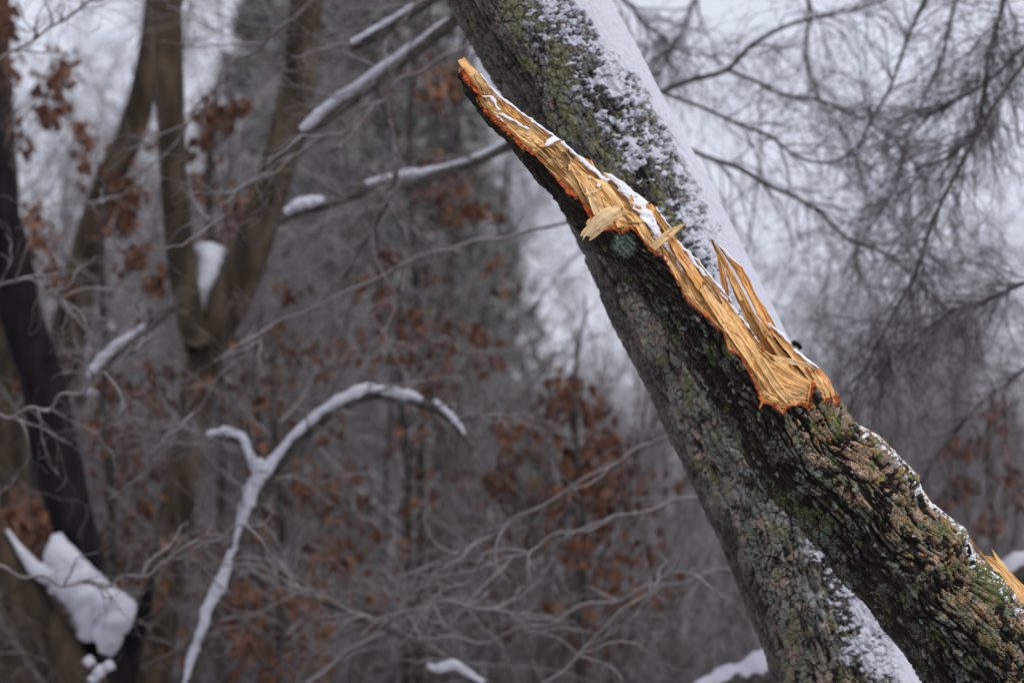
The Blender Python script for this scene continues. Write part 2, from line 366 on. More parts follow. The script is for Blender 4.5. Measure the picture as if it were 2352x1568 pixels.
# lichen cushion under the first break
sp_ = np.cos(PH) * R_ + Cc
cush = ss(30, 18, np.hypot((T_ - ts([(1432, 565)])[0, 0]) * 0.9, sp_ - ts([(1432, 565)])[0, 1]) + 14 * (fine - .5)) * (PH < 3)
tint = lerp(tint, lerp(np.broadcast_to([.05, .075, .05], tint.shape), np.array([.2, .26, .22]), vn(a_ / 3.5, T_ / 3.5, 121)), cush); hgt += cush * 4

up_snow = ss(0.08, -0.04, PH + 0.5 * (fbm(a_ / 12, T_ / 16, 3, 151) - .5) + 0.45 * (fbm(a_ / 60, T_ / 70, 2, 152) - .45)) * ss(-1.2, -.9, PH) * ss(150, 190, T_)
up_snow = np.maximum(up_snow, ss(.66, .70, fbm(a_ / 8, T_ / 8, 3, 153) + .12 * ss(.6, .1, PH)) * ss(.75, .5, PH) * ss(-1.2, -.9, PH) * ss(170, 200, T_))
hgt = hgt * (1 - .6 * up_snow) + up_snow * 5
tint = lerp(tint, np.array([.70, .71, .77]), up_snow)
# which part was torn away
def poly_dist(t, s, Pn):
    d = np.full(t.shape, 1e9)
    for (x0, y0), (x1, y1) in zip(Pn[:-1], Pn[1:]):
        L2 = (x1 - x0) ** 2 + (y1 - y0) ** 2 + 1e-9
        u = np.clip(((t - x0) * (x1 - x0) + (s - y0) * (y1 - y0)) / L2, 0, 1)
        d = np.minimum(d, np.hypot(t - x0 - u * (x1 - x0), s - y0 - u * (y1 - y0)))
    return d
def inside(t, s, Pn):
    c = np.zeros(t.shape, bool); n = len(Pn)
    for i in range(n):
        x0, y0 = Pn[i]; x1, y1 = Pn[(i + 1) % n]
        if x0 == x1: continue
        cond = ((x0 > t) != (x1 > t)); yy = y0 + (t - x0) / (x1 - x0) * (y1 - y0); c ^= cond & (s < yy)
    return c
poly = np.vstack([[[-1300, EB[0, 1] - 40]], [[-1012, EB[0, 1] - 22]], EB, [[EB[-1, 0] - 6, 400]], [[-1300, 400]]])
dj = poly_dist(T_, sp_, EB)
ins = inside(T_, sp_, poly)
sd = np.where(ins, dj, -dj) + 5.0 * (fbm(a_ / 7, T_ / 7, 3, 131) - .5)
front = (PH > -0.12) & (PH < math.pi)
ev = e_right(T_) - 3 + 7 * (fbm(a_ / 9, T_ / 20, 3, 133) - .5)
back_cut = (sp_ > ev) & (T_ < 62)
back_cut |= (T_ < -1000 + 30 * vn(a_ / 12, T_ * 0, 135))
sd = np.where(front, sd, np.where(back_cut, 99, -99))
sd = np.where(T_ > 160, -99, sd)
sink = 9.5 * ss(-1.5, 4.0, sd)
curl = 2.5 * np.exp(-((sd + 5) / 6) ** 2)
R3 = R_ + hgt * (1 - ss(-1, 3, sd)) + curl
edge_c = ss(-2.5, 0.5, sd)
oc = lerp(np.broadcast_to([.55, .11, .015], tint.shape), np.array([.26, .035, .01]), vn(a_ / 4, T_ / 9, 137))
oc = lerp(oc, np.array([.66, .36, .12]), ss(2.5, 6.5, sd + 5 * (vn(a_ / 5, T_ / 12, 139) - .5)))
rawb = ss(-11, -2, sd) * 0.55
tint = lerp(tint, np.array([.010, .006, .005]), rawb * (PH < 3.3))
tint = lerp(tint, oc, edge_c)
V = Wd(T_, Cc + R3 * np.cos(PH), R3 * np.sin(PH) - sink).reshape(-1, 3)
F = grid_faces(len(tr), len(ph)); sdf = sd.reshape(-1)[F].mean(1); tn = tint.reshape(-1, 3)
snag = thing('broken_tree', 'snapped dark leaning trunk with bright orange splintered break, in front', 'broken tree', Wd(2675, 40, 0))
snag_col = sd.reshape(-1)
snq = up_snow.reshape(-1)[F].mean(1) > .55
v, f, c = compact(V, F[snq & (sdf < 0)], tn)
SNOW_UP = (v, f, c)
Fb = F[(sdf < 0) & ~snq]; Fi = F[(sdf >= 0) & (sdf < 7.5)]
v, f, c = compact(V, Fb, tn); bark_o = link('bark', mesh_np('bark', v, f, M_BARK, c), snag)
v, f, c = compact(V, Fi, tn); link('inner_bark', mesh_np('inner_bark', v, f, M_INNER, c), snag, label='raw orange inner bark along the torn edge')

# ---- splintered wood: every piece a closed solid with grain along its length
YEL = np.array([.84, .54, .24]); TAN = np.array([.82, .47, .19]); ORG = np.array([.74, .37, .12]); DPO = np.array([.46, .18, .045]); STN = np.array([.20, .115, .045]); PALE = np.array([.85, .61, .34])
pid = [0]
def sample(pl_, u):
    pl_ = np.asarray(pl_, float); d = np.r_[0, np.cumsum(np.linalg.norm(np.diff(pl_[:, :2], axis=0), axis=1))]; d /= d[-1]
    return np.stack([np.interp(u, d, pl_[:, i]) for i in range(pl_.shape[1])], -1)
def slab(name, Lp, Rp, nl, nr, th=8, col=TAN, relief=3.0, ragged=0.02, col2=None, rag_end=0.0, cell=1.9, parent=None, rnd=0.0, label=None, fib=7.0, bulge=0.0):
    """piece of torn wood between two edges (pixels of the photograph at the trunk's distance); nl, nr: height of the edges towards the camera"""
    pid[0] += 1; k = pid[0]
    Lp = ts(Lp); Rp = ts(Rp)
    ln = max(np.sum(np.linalg.norm(np.diff(Lp, axis=0), axis=1)), np.sum(np.linalg.norm(np.diff(Rp, axis=0), axis=1)))
    wd = np.max(np.linalg.norm(sample(Lp, np.linspace(0, 1, 9)) - sample(Rp, np.linspace(0, 1, 9)), axis=1))
    nu = int(np.clip(ln / cell, 8, 420)); nv = int(np.clip(wd / (cell * 0.8), 6, 90))
    u = np.linspace(0, 1, nu)[:, None] * np.ones((1, nv)); vv = np.linspace(0, 1, nv)[None] * np.ones((nu, 1))
    rg = ragged * (vn(vv * wd / 3.2, vv * 0 + k, 200 + k) ** 1.5) * 2; re = rag_end * (vn(vv * wd / 3.2, vv * 0 + k, 300 + k) ** 1.5) * 2
    uu = np.clip(rg + u * (1 - rg - re), 0, 1)
    nl_ = np.interp(uu, np.linspace(0, 1, len(np.atleast_1d(nl))), np.atleast_1d(nl)); nr_ = np.interp(uu, np.linspace(0, 1, len(np.atleast_1d(nr))), np.atleast_1d(nr))
    a = sample(Lp, uu.ravel()).reshape(nu, nv, 2); b = sample(Rp, uu.ravel()).reshape(nu, nv, 2)
    jl = (fbm(uu * ln / 16, uu * 0 + k * 1.7, 3, 400 + k) - .5) * min(3.5, wd * .14)
    q = a * (1 - vv[..., None]) + b * vv[..., None]
    side = unit(b - a + 1e-6) * ((1 - vv) * jl - vv * jl * 0.8)[..., None]
    q = q + side
    # fibre relief: ridges that run with the grain, a few deep splits and stepped breaks
    x = vv * wd; y = uu * ln
    relief = relief * 1.3
    rl = (fbm(x / fib + 0.7 * vn(x / 20, y / 60, k), y / 130, 4, 500 + k, 0.6) - .5) * relief * 2.6
    st = np.floor(fbm(x / (fib * 2.2), y / 160, 2, 600 + k) * 7) / 7; rl += (st - .5) * relief * 2.6
    cr = 1 - ss(0.0, 0.035, np.abs(fbm(x / 16, y / 170, 2, 640 + k) - 0.5)); rl -= cr * relief * 0.9
    rl += (vn(x / 2.2, y / 22, 650 + k) - .5) * relief * 0.45
    tapr = np.minimum(1, np.minimum(vv, 1 - vv) * wd / 4 + 0.15)
    n = nl_ * (1 - vv) + nr_ * vv + rl * np.clip(tapr, 0, 1) - rnd * (2 * vv - 1) ** 2 + bulge * np.sin(uu * math.pi)
    topv = Wd(q[..., 0], q[..., 1], n)
    edge_in = 0.86
    qc = q * edge_in + (a + b) / 2 * (1 - edge_in)
    thk = th * np.clip(np.minimum(u * ln / 10, 1), 0.25, 1)
    botv = Wd(qc[..., 0], qc[..., 1], n * 0.3 + (nl_ * (1 - vv) + nr_ * vv) * 0.7 - thk)
    streak = fbm(x / 3.0, y / 90, 3, 700 + k); blot = fbm(x / 26, y / 60, 3, 720 + k)
    c1 = np.asarray(col); c2 = np.asarray(col2) if col2 is not None else c1 * np.array([.84, .74, .6])
    cc = lerp(np.broadcast_to(c1, x.shape + (3,)), c2, ss(0.4, 0.68, streak * .65 + blot * .35))
    cc = lerp(cc, np.minimum(c1 * np.array([1.1, 1.16, 1.25]), .86), ss(0.55, 0.75, vn(x / 2.5, y / 34, 730 + k)) * .5)
    cc = cc * (.88 + .26 * fbm(x / 30, y / 45, 3, 740 + k))[..., None]
    cc = lerp(cc, np.minimum(c1 * .5 + PALE * .55, .86), ss(.5, .62, fbm(x / 5, y / 38, 3, 745 + k)) * .6)
    cc = lerp(cc, c1 * np.array([.42, .28, .16]), cr * 0.6)
    cc = lerp(cc, c1 * np.array([.5, .36, .22]), ss(.77, .84, fbm(x / 2.6, y / 26, 2, 750 + k)) * .7)
    Vt = np.concatenate([topv.reshape(-1, 3), botv.reshape(-1, 3)]); N = nu * nv
    Ft = grid_faces(nu, nv); Fb_ = Ft[:, ::-1] + N
    rim = np.r_[np.arange(nv), np.arange(1, nu) * nv + nv - 1, (nu - 1) * nv + np.arange(nv - 2, -1, -1), np.arange(nu - 2, 0, -1) * nv]
    r2 = np.roll(rim, -1); Fr = np.stack([rim, rim + N, r2 + N, r2], -1)
    ct = np.concatenate([cc.reshape(-1, 3), (cc * np.array([.9, .85, .8])).reshape(-1, 3)])
    gr = np.stack([x, y, np.full(x.shape, k * 13.0)], -1).reshape(-1, 3); gr = np.concatenate([gr, gr + [3, 7, 5]])
    me = mesh_np(name, Vt, np.concatenate([Ft, Fb_, Fr]), M_WOOD, ct, gr)
    o = link(name, me, parent or snag)
    if label: o['label'] = label
    return o
def npt(t, b):     # camera-side height of the trunk surface at (t, s)
    r = Rad(t); c = Lf(t) + r; return np.sqrt(np.maximum(r * r - (b - c) ** 2, 0))

# the long torn face, row by row between the torn bark and the outer edge
tt = np.linspace(-1022, 70, 260)
ebs = EB[np.argsort(EB[:, 0])]
bt = np.array([np.interp(q, EB[:, 0][:34], EB[:, 1][:34]) for q in tt]); bt = np.where(tt > 0, 0 + tt * 0.9, bt)
et = np.interp(tt, RU[:, 0], RU[:, 1]); et = np.where(tt > RU[-1, 0], RU[-1, 1] + (tt - RU[-1, 0]) * 0.33, et)
def to_px(t, s): return [tuple(O2 + a * A2 + b * S2) for a, b in zip(t, s)]
nlm = npt(tt, bt) - 11; nrm = nlm - 0.42 * (et - bt) - 4
slab('torn_face', to_px(tt, bt - 5), to_px(tt, et - 2), nlm, nrm, th=22, col=TAN, col2=TAN * np.array([.93, .86, .76]), relief=3.4, ragged=0.0, cell=2.2)
def nb_at(pts, off=0.0):   # height just above the long face for each point
    q = ts(pts); b = np.interp(q[:, 0], tt, bt); nl_ = np.interp(q[:, 0], tt, nlm); e = np.interp(q[:, 0], tt, et); nr_ = np.interp(q[:, 0], tt, nrm)
    f = (q[:, 1] - b) / np.maximum(e - b, 4); return nl_ * (1 - f) + nr_ * f + off
def on(name, Lp, Rp, ol, orr=None, **kw):
    orr = ol if orr is None else orr
    u = np.linspace(0, 1, 14); a = sample(Lp, u); b = sample(Rp, u)
    ol = np.interp(u, np.linspace(0, 1, len(np.atleast_1d(ol))), np.atleast_1d(ol)); orr = np.interp(u, np.linspace(0, 1, len(np.atleast_1d(orr))), np.atleast_1d(orr))
    return slab(name, Lp, Rp, nb_at(a) + ol, nb_at(b) + orr, **kw)

on('splinter', z1((203, 232), (250, 308), (300, 390)), z1((245, 203), (332, 300), (380, 360)), 1, 5, col=TAN, ragged=.03, relief=1.5, th=10)
on('splinter', z1((250, 312), (330, 420), (420, 540), (500, 640)), z1((338, 305), (400, 400), (470, 500), (560, 600)), 3, 6, col=YEL, relief=1.4, ragged=.02)
on('splinter', z1((455, 462), (520, 560), (600, 640), (640, 655)), z1((500, 485), (600, 570), (690, 630), (735, 655)), 9, 7, col=ORG, relief=2.5, ragged=.05)
on('splinter', z1((338, 488), (420, 588), (500, 660), (600, 757), (700, 842)), z1((445, 478), (462, 562), (590, 640), (700, 700), (790, 790)), 5, 13, col=YEL, relief=1.8, ragged=.03)
on('splinter', z1((500, 655), (600, 745), (690, 810)), z1((560, 612), (680, 675), (790, 740)), 10, 12, col=TAN, relief=3, ragged=.04)
on('splinter', z1((700, 805), (800, 905), (900, 1010), (1000, 1110)), z1((745, 800), (850, 890), (950, 960), (1040, 1060)), 3, 3, col=YEL, relief=1.6, ragged=.05)
on('splinter', z1((745, 775), (830, 880), (880, 945)), z1((860, 750), (930, 830), (955, 875)), 7, 2, col=TAN, col2=STN, relief=4.5, ragged=.03, rag_end=.04, label='weathered brown stained block of broken wood')
on('splinter', z1((815, 870), (860, 930), (890, 950)), z1((930, 800), (965, 850), (975, 880)), 9, 5, col=STN * 1.3, col2=STN * .6, relief=4.0, ragged=.08, label='dark stained knot in the torn wood')
on('splinter', z1((715, 785), (790, 765), (862, 738)), z1((735, 800), (810, 792), (864, 756)), 14, 14, col=ORG, relief=2, th=6, ragged=.05)
on('splinter', z1((895, 880), (980, 1010), (1040, 1140), (1085, 1235)), z1((945, 880), (1035, 970), (1090, 1080), (1145, 1210)), [6, 13, 16, 13], [10, 16, 18, 14], col=TAN, relief=2.2, ragged=.04)
on('splinter', z1((1000, 1010), (1040, 1110), (1085, 1240)), z1((1075, 1090), (1110, 1130), (1170, 1230)), [19, 22, 18], [22, 24, 18], col=PALE * .95, relief=1.5, ragged=.06)
on('splinter', z1((1010, 955), (1080, 1070), (1140, 1190)), z1((1070, 970), (1180, 1085), (1245, 1190)), [14, 18, 14], [12, 16, 12], col=TAN, relief=2, ragged=.05)
on('splinter', z1((1085, 1000), (1160, 1090), (1240, 1200)), z1((1150, 990), (1230, 1090), (1300, 1180)), [16, 18, 12], [14, 14, 10], col=YEL, relief=2.6, ragged=.05)
on('splinter', z1((922, 905), (925, 965)), z1((941, 905), (936, 962)), [18, 15], [20, 18], col=YEL, relief=1, ragged=.1, rag_end=.1)
on('splinter', z1((1028, 1103), (1080, 1085), (1130, 1064)), z1((1030, 1110), (1085, 1094), (1131, 1070)), [26, 30, 26], [26, 30, 26], col=PALE, relief=.6, th=3)
on('splinter', z1((1010, 862), (1060, 930), (1125, 990)), z1((1070, 868), (1100, 920), (1140, 985)), [12, 10, 6], [12, 9, 4], col=ORG, relief=2, ragged=.08)
on('splinter', z1((1135, 965), (1200, 1010), (1270, 1060)), z1((1185, 955), (1240, 1000), (1300, 1055)), [12, 12, 6], [12, 10, 4], col=ORG, relief=2.4, ragged=.08)
on('splinter', z1((1140, 1230), (1165, 1290), (1180, 1335)), z1((1250, 1190), (1280, 1250), (1330, 1322)), 8, 8, col=YEL, relief=4.5, ragged=.05, rag_end=.03)
on('splinter', z1((1190, 1205), (1215, 1270), (1240, 1330)), z1((1230, 1200), (1270, 1260), (1300, 1330)), 15, 14, col=TAN, relief=3, ragged=.12, rag_end=.05)
# the curled chip hanging out over the bark
slab('curled_chip', z1((1222, 1186), (1150, 1200), (1095, 1240), (1040, 1310), (1005, 1350), (984, 1405)),
     z1((1278, 1212), (1262, 1255), (1215, 1285), (1160, 1330), (1100, 1385), (1062, 1412)),
     [128, 138, 140, 134, 126, 118], [126, 134, 138, 136, 130, 120], th=7, col=PALE, col2=PALE * np.array([.93, .86, .75]), relief=1.5, ragged=.04, rag_end=.07, rnd=7, cell=1.6, fib=5,
     label='pale curled chip hanging off the lower edge of the break')
slab('splinter', z1((1030, 1300), (1045, 1275), (1065, 1262)), z1((1040, 1315), (1056, 1290), (1068, 1264)), [115] * 3, [115] * 3, th=4, col=TAN, relief=1)
slab('splinter', z1((1240, 1215), (1250, 1250), (1235, 1265)), z1((1285, 1205), (1275, 1235), (1290, 1240)), [130, 128, 124], [130, 130, 126], th=6, col=PALE, relief=1.5, ragged=.1, rag_end=.1)
on('splinter', z1((1290, 1215), (1330, 1290), (1380, 1370), (1440, 1450)), z1((1330, 1215), (1400, 1270), (1450, 1360), (1500, 1450)), 12, 10, col=YEL, relief=3, ragged=.05)
on('splinter', z1((1265, 1175), (1290, 1230), (1330, 1290)), z1((1310, 1200), (1345, 1250), (1385, 1300)), 17, 16, col=TAN, relief=2.5, ragged=.1)
on('splinter', z1((1324, 1104), (1322, 1160), (1320, 1182)), z1((1333, 1104), (1352, 1150), (1358, 1185)), [22, 18, 12], [22, 18, 12], col=ORG, relief=1.2, th=6, ragged=.02)
on('splinter', z1((1322, 1170), (1330, 1190), (1360, 1205)), z1((1390, 1170), (1396, 1190), (1390, 1208)), [18, 18, 14], [16, 16, 12], col=ORG, relief=2.6, th=8, ragged=.25)
on('splinter', z1((1415, 1165), (1460, 1230), (1530, 1330), (1560, 1370)), z1((1465, 1160), (1500, 1210), (1560, 1310), (1590, 1360)), 12, 6, col=ORG * .95, relief=3, ragged=.04)
on('splinter', z1((1445, 1440), (1500, 1380), (1560, 1335), (1625, 1308), (1688, 1288)), z1((1462, 1482), (1530, 1425), (1590, 1378), (1635, 1335), (1690, 1291)), [30, 44, 50, 52, 56], [30, 42, 48, 50, 56],
   col=PALE * .95, relief=1.8, th=6, ragged=.04, cell=1.5, label='flat splinter lying across the break with its tip in the air')
# lower half: left band, smooth slab, raised spine
on('splinter', z2((105, 262), (190, 410), (290, 590), (385, 680), (470, 760), (600, 900), (700, 1050), (780, 1180), (850, 1290), (900, 1360)),
   z2((165, 270), (250, 410), (345, 560), (430, 690), (510, 770), (640, 910), (745, 1070), (830, 1200), (920, 1300), (970, 1370)), 5, 3, col=YEL, relief=2.2, ragged=.02, rag_end=.02)
on('splinter', z2((130, 240), (260, 440), (340, 560), (420, 660)), z2((185, 240), (300, 420), (375, 520), (440, 640)), [6, 7, 7, 4], [2, 3, 4, 4], col=TAN, relief=2.5, ragged=.05)
on('splinter', z2((185, 195), (250, 330), (330, 450), (400, 560), (425, 600)), z2((240, 165), (300, 290), (380, 395), (450, 490), (500, 560)), [22, 22, 19, 18, 15], [17, 16, 15, 14, 12], col=ORG * 1.08, relief=2.8, ragged=.03, rag_end=.04)
on('splinter', z2((408, 545), (480, 680), (590, 850), (700, 1000), (800, 1150), (900, 1290), (975, 1385)),
   z2((500, 510), (590, 640), (680, 760), (770, 890), (850, 1020), (960, 1180), (1060, 1360)), [18, 16, 15, 14, 13, 10, 6], [13, 13, 13, 13, 12, 8, 4], col=TAN, col2=TAN * np.array([.95, .87, .75]), relief=2.0, ragged=.02, rag_end=.02)
on('splinter', z2((810, 1050), (880, 1170), (960, 1290), (1040, 1390)), z2((870, 1040), (950, 1160), (1050, 1290), (1140, 1395)), [18, 16, 12, 8], [12, 12, 9, 6], col=YEL, relief=3, ragged=.05, rag_end=.03)
on('splinter', z2((450, 488), (500, 590), (560, 650), (582, 668)), z2((478, 478), (520, 540), (560, 610), (585, 665)), [20, 19, 17, 15], [18, 17, 15, 14], col=STN, col2=STN * .7, relief=2, th=5, label='grey brown weathered strip in the torn wood')
on('splinter', z2((362, 336), (400, 390), (450, 438), (466, 442)), z2((378, 328), (420, 375), (455, 415), (470, 440)), [16, 14, 12, 11], [15, 13, 11, 10], col=STN * .9, col2=STN * .5, relief=1.5, th=4, label='short dark strip of old wood by the snow')
# gap sliver and the standing shard on the far side of the trunk
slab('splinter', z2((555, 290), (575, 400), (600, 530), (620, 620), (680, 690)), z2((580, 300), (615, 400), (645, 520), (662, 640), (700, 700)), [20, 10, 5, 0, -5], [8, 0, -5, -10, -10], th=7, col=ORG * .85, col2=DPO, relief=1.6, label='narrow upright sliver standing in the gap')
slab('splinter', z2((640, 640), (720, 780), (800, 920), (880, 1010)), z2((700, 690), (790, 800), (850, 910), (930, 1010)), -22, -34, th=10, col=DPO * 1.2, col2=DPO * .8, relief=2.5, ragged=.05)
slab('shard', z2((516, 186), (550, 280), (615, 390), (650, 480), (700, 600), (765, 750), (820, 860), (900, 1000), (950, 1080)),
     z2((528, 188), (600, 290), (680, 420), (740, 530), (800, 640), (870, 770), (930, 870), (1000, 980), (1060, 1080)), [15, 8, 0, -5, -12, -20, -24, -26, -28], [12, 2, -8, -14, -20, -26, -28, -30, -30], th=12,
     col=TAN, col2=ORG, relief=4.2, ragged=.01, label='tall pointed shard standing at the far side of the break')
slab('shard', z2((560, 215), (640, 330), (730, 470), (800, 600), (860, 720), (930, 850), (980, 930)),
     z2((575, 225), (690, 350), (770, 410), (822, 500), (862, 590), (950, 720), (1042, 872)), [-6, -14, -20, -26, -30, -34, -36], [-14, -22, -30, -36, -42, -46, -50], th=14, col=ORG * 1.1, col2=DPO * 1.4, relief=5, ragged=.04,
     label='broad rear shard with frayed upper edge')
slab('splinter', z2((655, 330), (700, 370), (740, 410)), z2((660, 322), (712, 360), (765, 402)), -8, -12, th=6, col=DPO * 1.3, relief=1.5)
slab('splinter', z2((650, 470), (690, 560), (730, 640)), z2((668, 480), (720, 560), (760, 640)), 4, -4, th=6, col=TAN, relief=1.6, ragged=.1)
slab('splinter', z2((800, 690), (860, 800), (930, 920), (1010, 1040), (1080, 1150), (1140, 1260)), z2((850, 740), (930, 850), (1010, 960), (1090, 1060), (1160, 1160), (1210, 1250)), [-12, -12, -12, -8, 0, 12], [-18, -18, -16, -12, -2, 10], th=12, col=TAN, col2=ORG, relief=4, ragged=.05)
slab('splinter', z2((930, 815), (1010, 930), (1110, 1060), (1200, 1180), (1290, 1300), (1345, 1390)), z2((1045, 880), (1165, 1012), (1250, 1085), (1322, 1135), (1380, 1215), (1435, 1385)), [-12, -8, 0, 14, 32, 42], [-30, -28, -22, -10, 2, 14], th=14, col=TAN * 1.03, col2=ORG, relief=4.2, ragged=.02, rag_end=.03)
slab('splinter', z2((1215, 1110), (1270, 1210), (1330, 1330), (1375, 1400)), z2((1245, 1100), (1310, 1200), (1370, 1300), (1400, 1395)), [8, 20, 38, 46], [4, 16, 32, 38], th=10, col=YEL, relief=2.5, ragged=.05)
slab('splinter', z2((1270, 1130), (1330, 1220), (1390, 1330), (1400, 1400)), z2((1330, 1135), (1390, 1215), (1425, 1300), (1436, 1390)), [-2, 6, 20, 30], [-12, -6, 6, 14], th=8, col=np.array([.6, .27, .1]), col2=np.array([.5, .13, .03]), relief=2, ragged=.03)
# hollow behind them, then frayed fibres in it
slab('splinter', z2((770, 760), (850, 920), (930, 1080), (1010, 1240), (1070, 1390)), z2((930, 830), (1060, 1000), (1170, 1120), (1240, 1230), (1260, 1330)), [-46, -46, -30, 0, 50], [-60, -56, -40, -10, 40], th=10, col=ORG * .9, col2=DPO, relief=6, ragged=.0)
rs = np.random.default_rng(5)
for i, (x0, y0, x1, y1, wd_, h0, cl__) in enumerate([(905, 1090, 1010, 1390, 34, 16, YEL), (950, 1080, 1065, 1400, 22, 8, TAN), (985, 1110, 1100, 1395, 26, 14, PALE * .95), (1020, 1100, 1130, 1360, 18, 4, ORG), (1060, 1120, 1170, 1330, 26, 10, YEL),
        (1100, 1110, 1195, 1290, 20, 2, TAN), (1130, 1130, 1225, 1270, 24, 8, YEL), (860, 1010, 940, 1200, 18, 8, ORG), (900, 960, 990, 1150, 14, -14, DPO * 1.3), (990, 960, 1075, 1130, 20, -20, ORG)]):
    slab('splinter', z2((x0, y0), ((x0 + x1) / 2 - 6, (y0 + y1) / 2 + 4), (x1, y1)), z2((x0 + wd_ * .3, y0 - 2), ((x0 + x1) / 2 + wd_ * .8, (y0 + y1) / 2 - 8), (x1 + wd_ * 1.2, y1 - 4)), [h0, h0 + 10, h0 + 34], [h0 - 4, h0 + 6, h0 + 26], th=9, col=cl__, relief=3, ragged=.14, rag_end=.04)
for i in range(26):
    cx = rs.uniform(930, 1230); cy = 1010 + (cx - 930) * 0.62 + rs.uniform(0, 210); L_ = rs.uniform(45, 150); wv = rs.uniform(6, 22); an = math.radians(rs.uniform(48, 68))
    dx, dy = math.cos(an) * L_, math.sin(an) * L_; h0 = rs.uniform(-15, 20) + (cy - 1100) * 0.15
    slab('fibre_bundle', z2((cx, cy), (cx + dx * .5, cy + dy * .5), (cx + dx, cy + dy)), z2((cx + wv * .4, cy - wv * .2), (cx + dx * .5 + wv, cy + dy * .5 - wv * .5), (cx + dx + wv, cy + dy - wv * .4)),
         [h0, h0 - 2, h0 - 2], [h0, h0 - 3, h0 - 4], th=5, col=[TAN, YEL, ORG, PALE * .93][rs.integers(0, 4)], relief=2.2, ragged=.12, rag_end=.06, cell=2.2)
for i in range(15):
    cx = rs.uniform(985, 1215); cy = 1130 + (cx - 985) * 0.45 + rs.uniform(0, 150); L_ = rs.uniform(25, 60); an = math.radians(rs.uniform(-60, 120)); dx, dy = math.cos(an) * L_, math.sin(an) * L_
    slab('fibre', z2((cx, cy), (cx + dx, cy + dy)), z2((cx + 5, cy + 4), (cx + dx + 2, cy + dy + 1)), [20, rs.uniform(24, 50)], [20, rs.uniform(24, 50)], th=2.5, col=YEL, relief=.7, cell=2.5)
# plank lying across, and loose chips
slab('splinter', z5((225, 445), (400, 480), (700, 540), (900, 580), (1100, 640), (1205, 715)), z5((300, 545), (450, 590), (700, 620), (900, 665), (1060, 690), (1190, 728)), [62, 62, 58, 46, 30, 16], [64, 64, 58, 46, 28, 14], th=6, col=PALE, col2=PALE * np.array([.92, .84, .7]), relief=1.4, ragged=.06, cell=1.5,
     label='pale flat splinter wedged across the hollow of the break')
slab('chip', z5((455, 200), (500, 180), (575, 160)), z5((460, 208), (520, 195), (572, 182)), 20, 20, th=4, col=PALE, relief=.6)
slab('chip', z5((722, 800), (800, 786), (900, 795), (960, 812)), z5((735, 806), (800, 812), (900, 816), (955, 818)), 60, 60, th=4, col=PALE, relief=.6)
slab('chip', z5((420, 1110), (500, 1125), (600, 1170)), z5((430, 1130), (500, 1165), (590, 1185)), 118, 118, th=4, col=YEL, relief=.6)
slab('chip', z5((370, 1110), (330, 1190), (298, 1270)), z5((392, 1110), (370, 1190), (325, 1280)), 130, 132, th=5, col=DPO * 1.3, relief=1, label='reddish chip stuck on the bark below the break')
slab('chip', z5((930, 990), (1040, 970)), z5((940, 1005), (1040, 978)), 95, 90, th=3, col=PALE, relief=.5)
slab('splinter', z5((605, 615), (575, 680), (555, 740)), z5((620, 620), (605, 690), (580, 745)), 62, 62, th=4, col=TAN, relief=.8)
for i in range(9):      # torn orange fibres at the foot of the break
    cx = 890 + rs.uniform(0, 180); cy = 1050 + rs.uniform(0, 150)
    slab('bark_fibre', z5((cx, cy), (cx + rs.uniform(25, 70), cy + rs.uniform(-30, 40))), z5((cx, cy + 12), (cx + 60, cy + 20)), 112, rs.uniform(112, 124), th=3, col=np.array([.5, .12, .02]), relief=.8, cell=2.5)
# second wound low on the far side
slab('shard', z3((1516, 676), (1560, 740), (1640, 830), (1700, 900), (1780, 1000), (1880, 1125), (1990, 1260)), z3((1530, 676), (1572, 730), (1625, 790), (1700, 800), (1800, 900), (1900, 1020), (2010, 1160)), 12, -10, th=14, col=TAN, relief=3, ragged=.01, label='pale shard showing beyond the upper edge low on the trunk')
slab('shard', z3((1664, 744), (1700, 830), (1780, 920), (1862, 1010), (1990, 1150)), z3((1672, 748), (1730, 820), (1800, 905), (1880, 985), (2010, 1120)), -4, -14, th=12, col=YEL, relief=2.4, ragged=.01, label='pointed shard tip low at the right edge')
slab('splinter', z3((1198, 358), (1250, 430), (1296, 490)), z3((1212, 362), (1262, 412), (1306, 478)), 2, -6, th=8, col=TAN, relief=1.5)

# hair-fine fibres standing off the torn face
hv, hf, hn, hc, hg = [], [], 0, [], []
for i in range(260):
    t0 = rs.uniform(-1000, 20); fu = rs.uniform(0.02, .98); L_ = rs.uniform(10, 60)
    tq = np.array([t0, t0 + L_ * .5, t0 + L_]); bq = np.interp(tq, tt, bt); eq = np.interp(tq, tt, et); sq = bq + (eq - bq) * fu + rs.uniform(-3, 3) * np.array([1, 0, -.3])
    nq = np.interp(tq, tt, nlm) * (1 - fu) + np.interp(tq, tt, nrm) * fu + np.array([rs.uniform(6, 20), 9, 2]); w_ = rs.uniform(.8, 2.4)
    q = Wd(np.r_[tq, tq], np.r_[sq - w_ * np.array([.1, 1, 1]), sq + w_ * np.array([.1, 1, 1])], np.r_[nq, nq]); top_ = Wd(tq, sq, nq + w_ * 1.2)
    hv.append(np.vstack([q, top_])); hf.append(np.array([[0, 1, 7, 6], [1, 2, 8, 7], [6, 7, 4, 3], [7, 8, 5, 4], [3, 4, 1, 0], [4, 5, 2, 1]]) + hn); hn += 9
    c = [PALE, YEL, TAN, ORG, STN][rs.choice(5, p=[.35, .25, .2, .13, .07])]; hc.append(np.tile(c, (9, 1))); hg.append(np.random.default_rng(i).random((9, 3)) * 9)
link('fibres', mesh_np('fibres', np.vstack(hv), np.vstack(hf), M_WOOD, np.vstack(hc), np.vstack(hg), smooth=False), snag, kind='stuff')
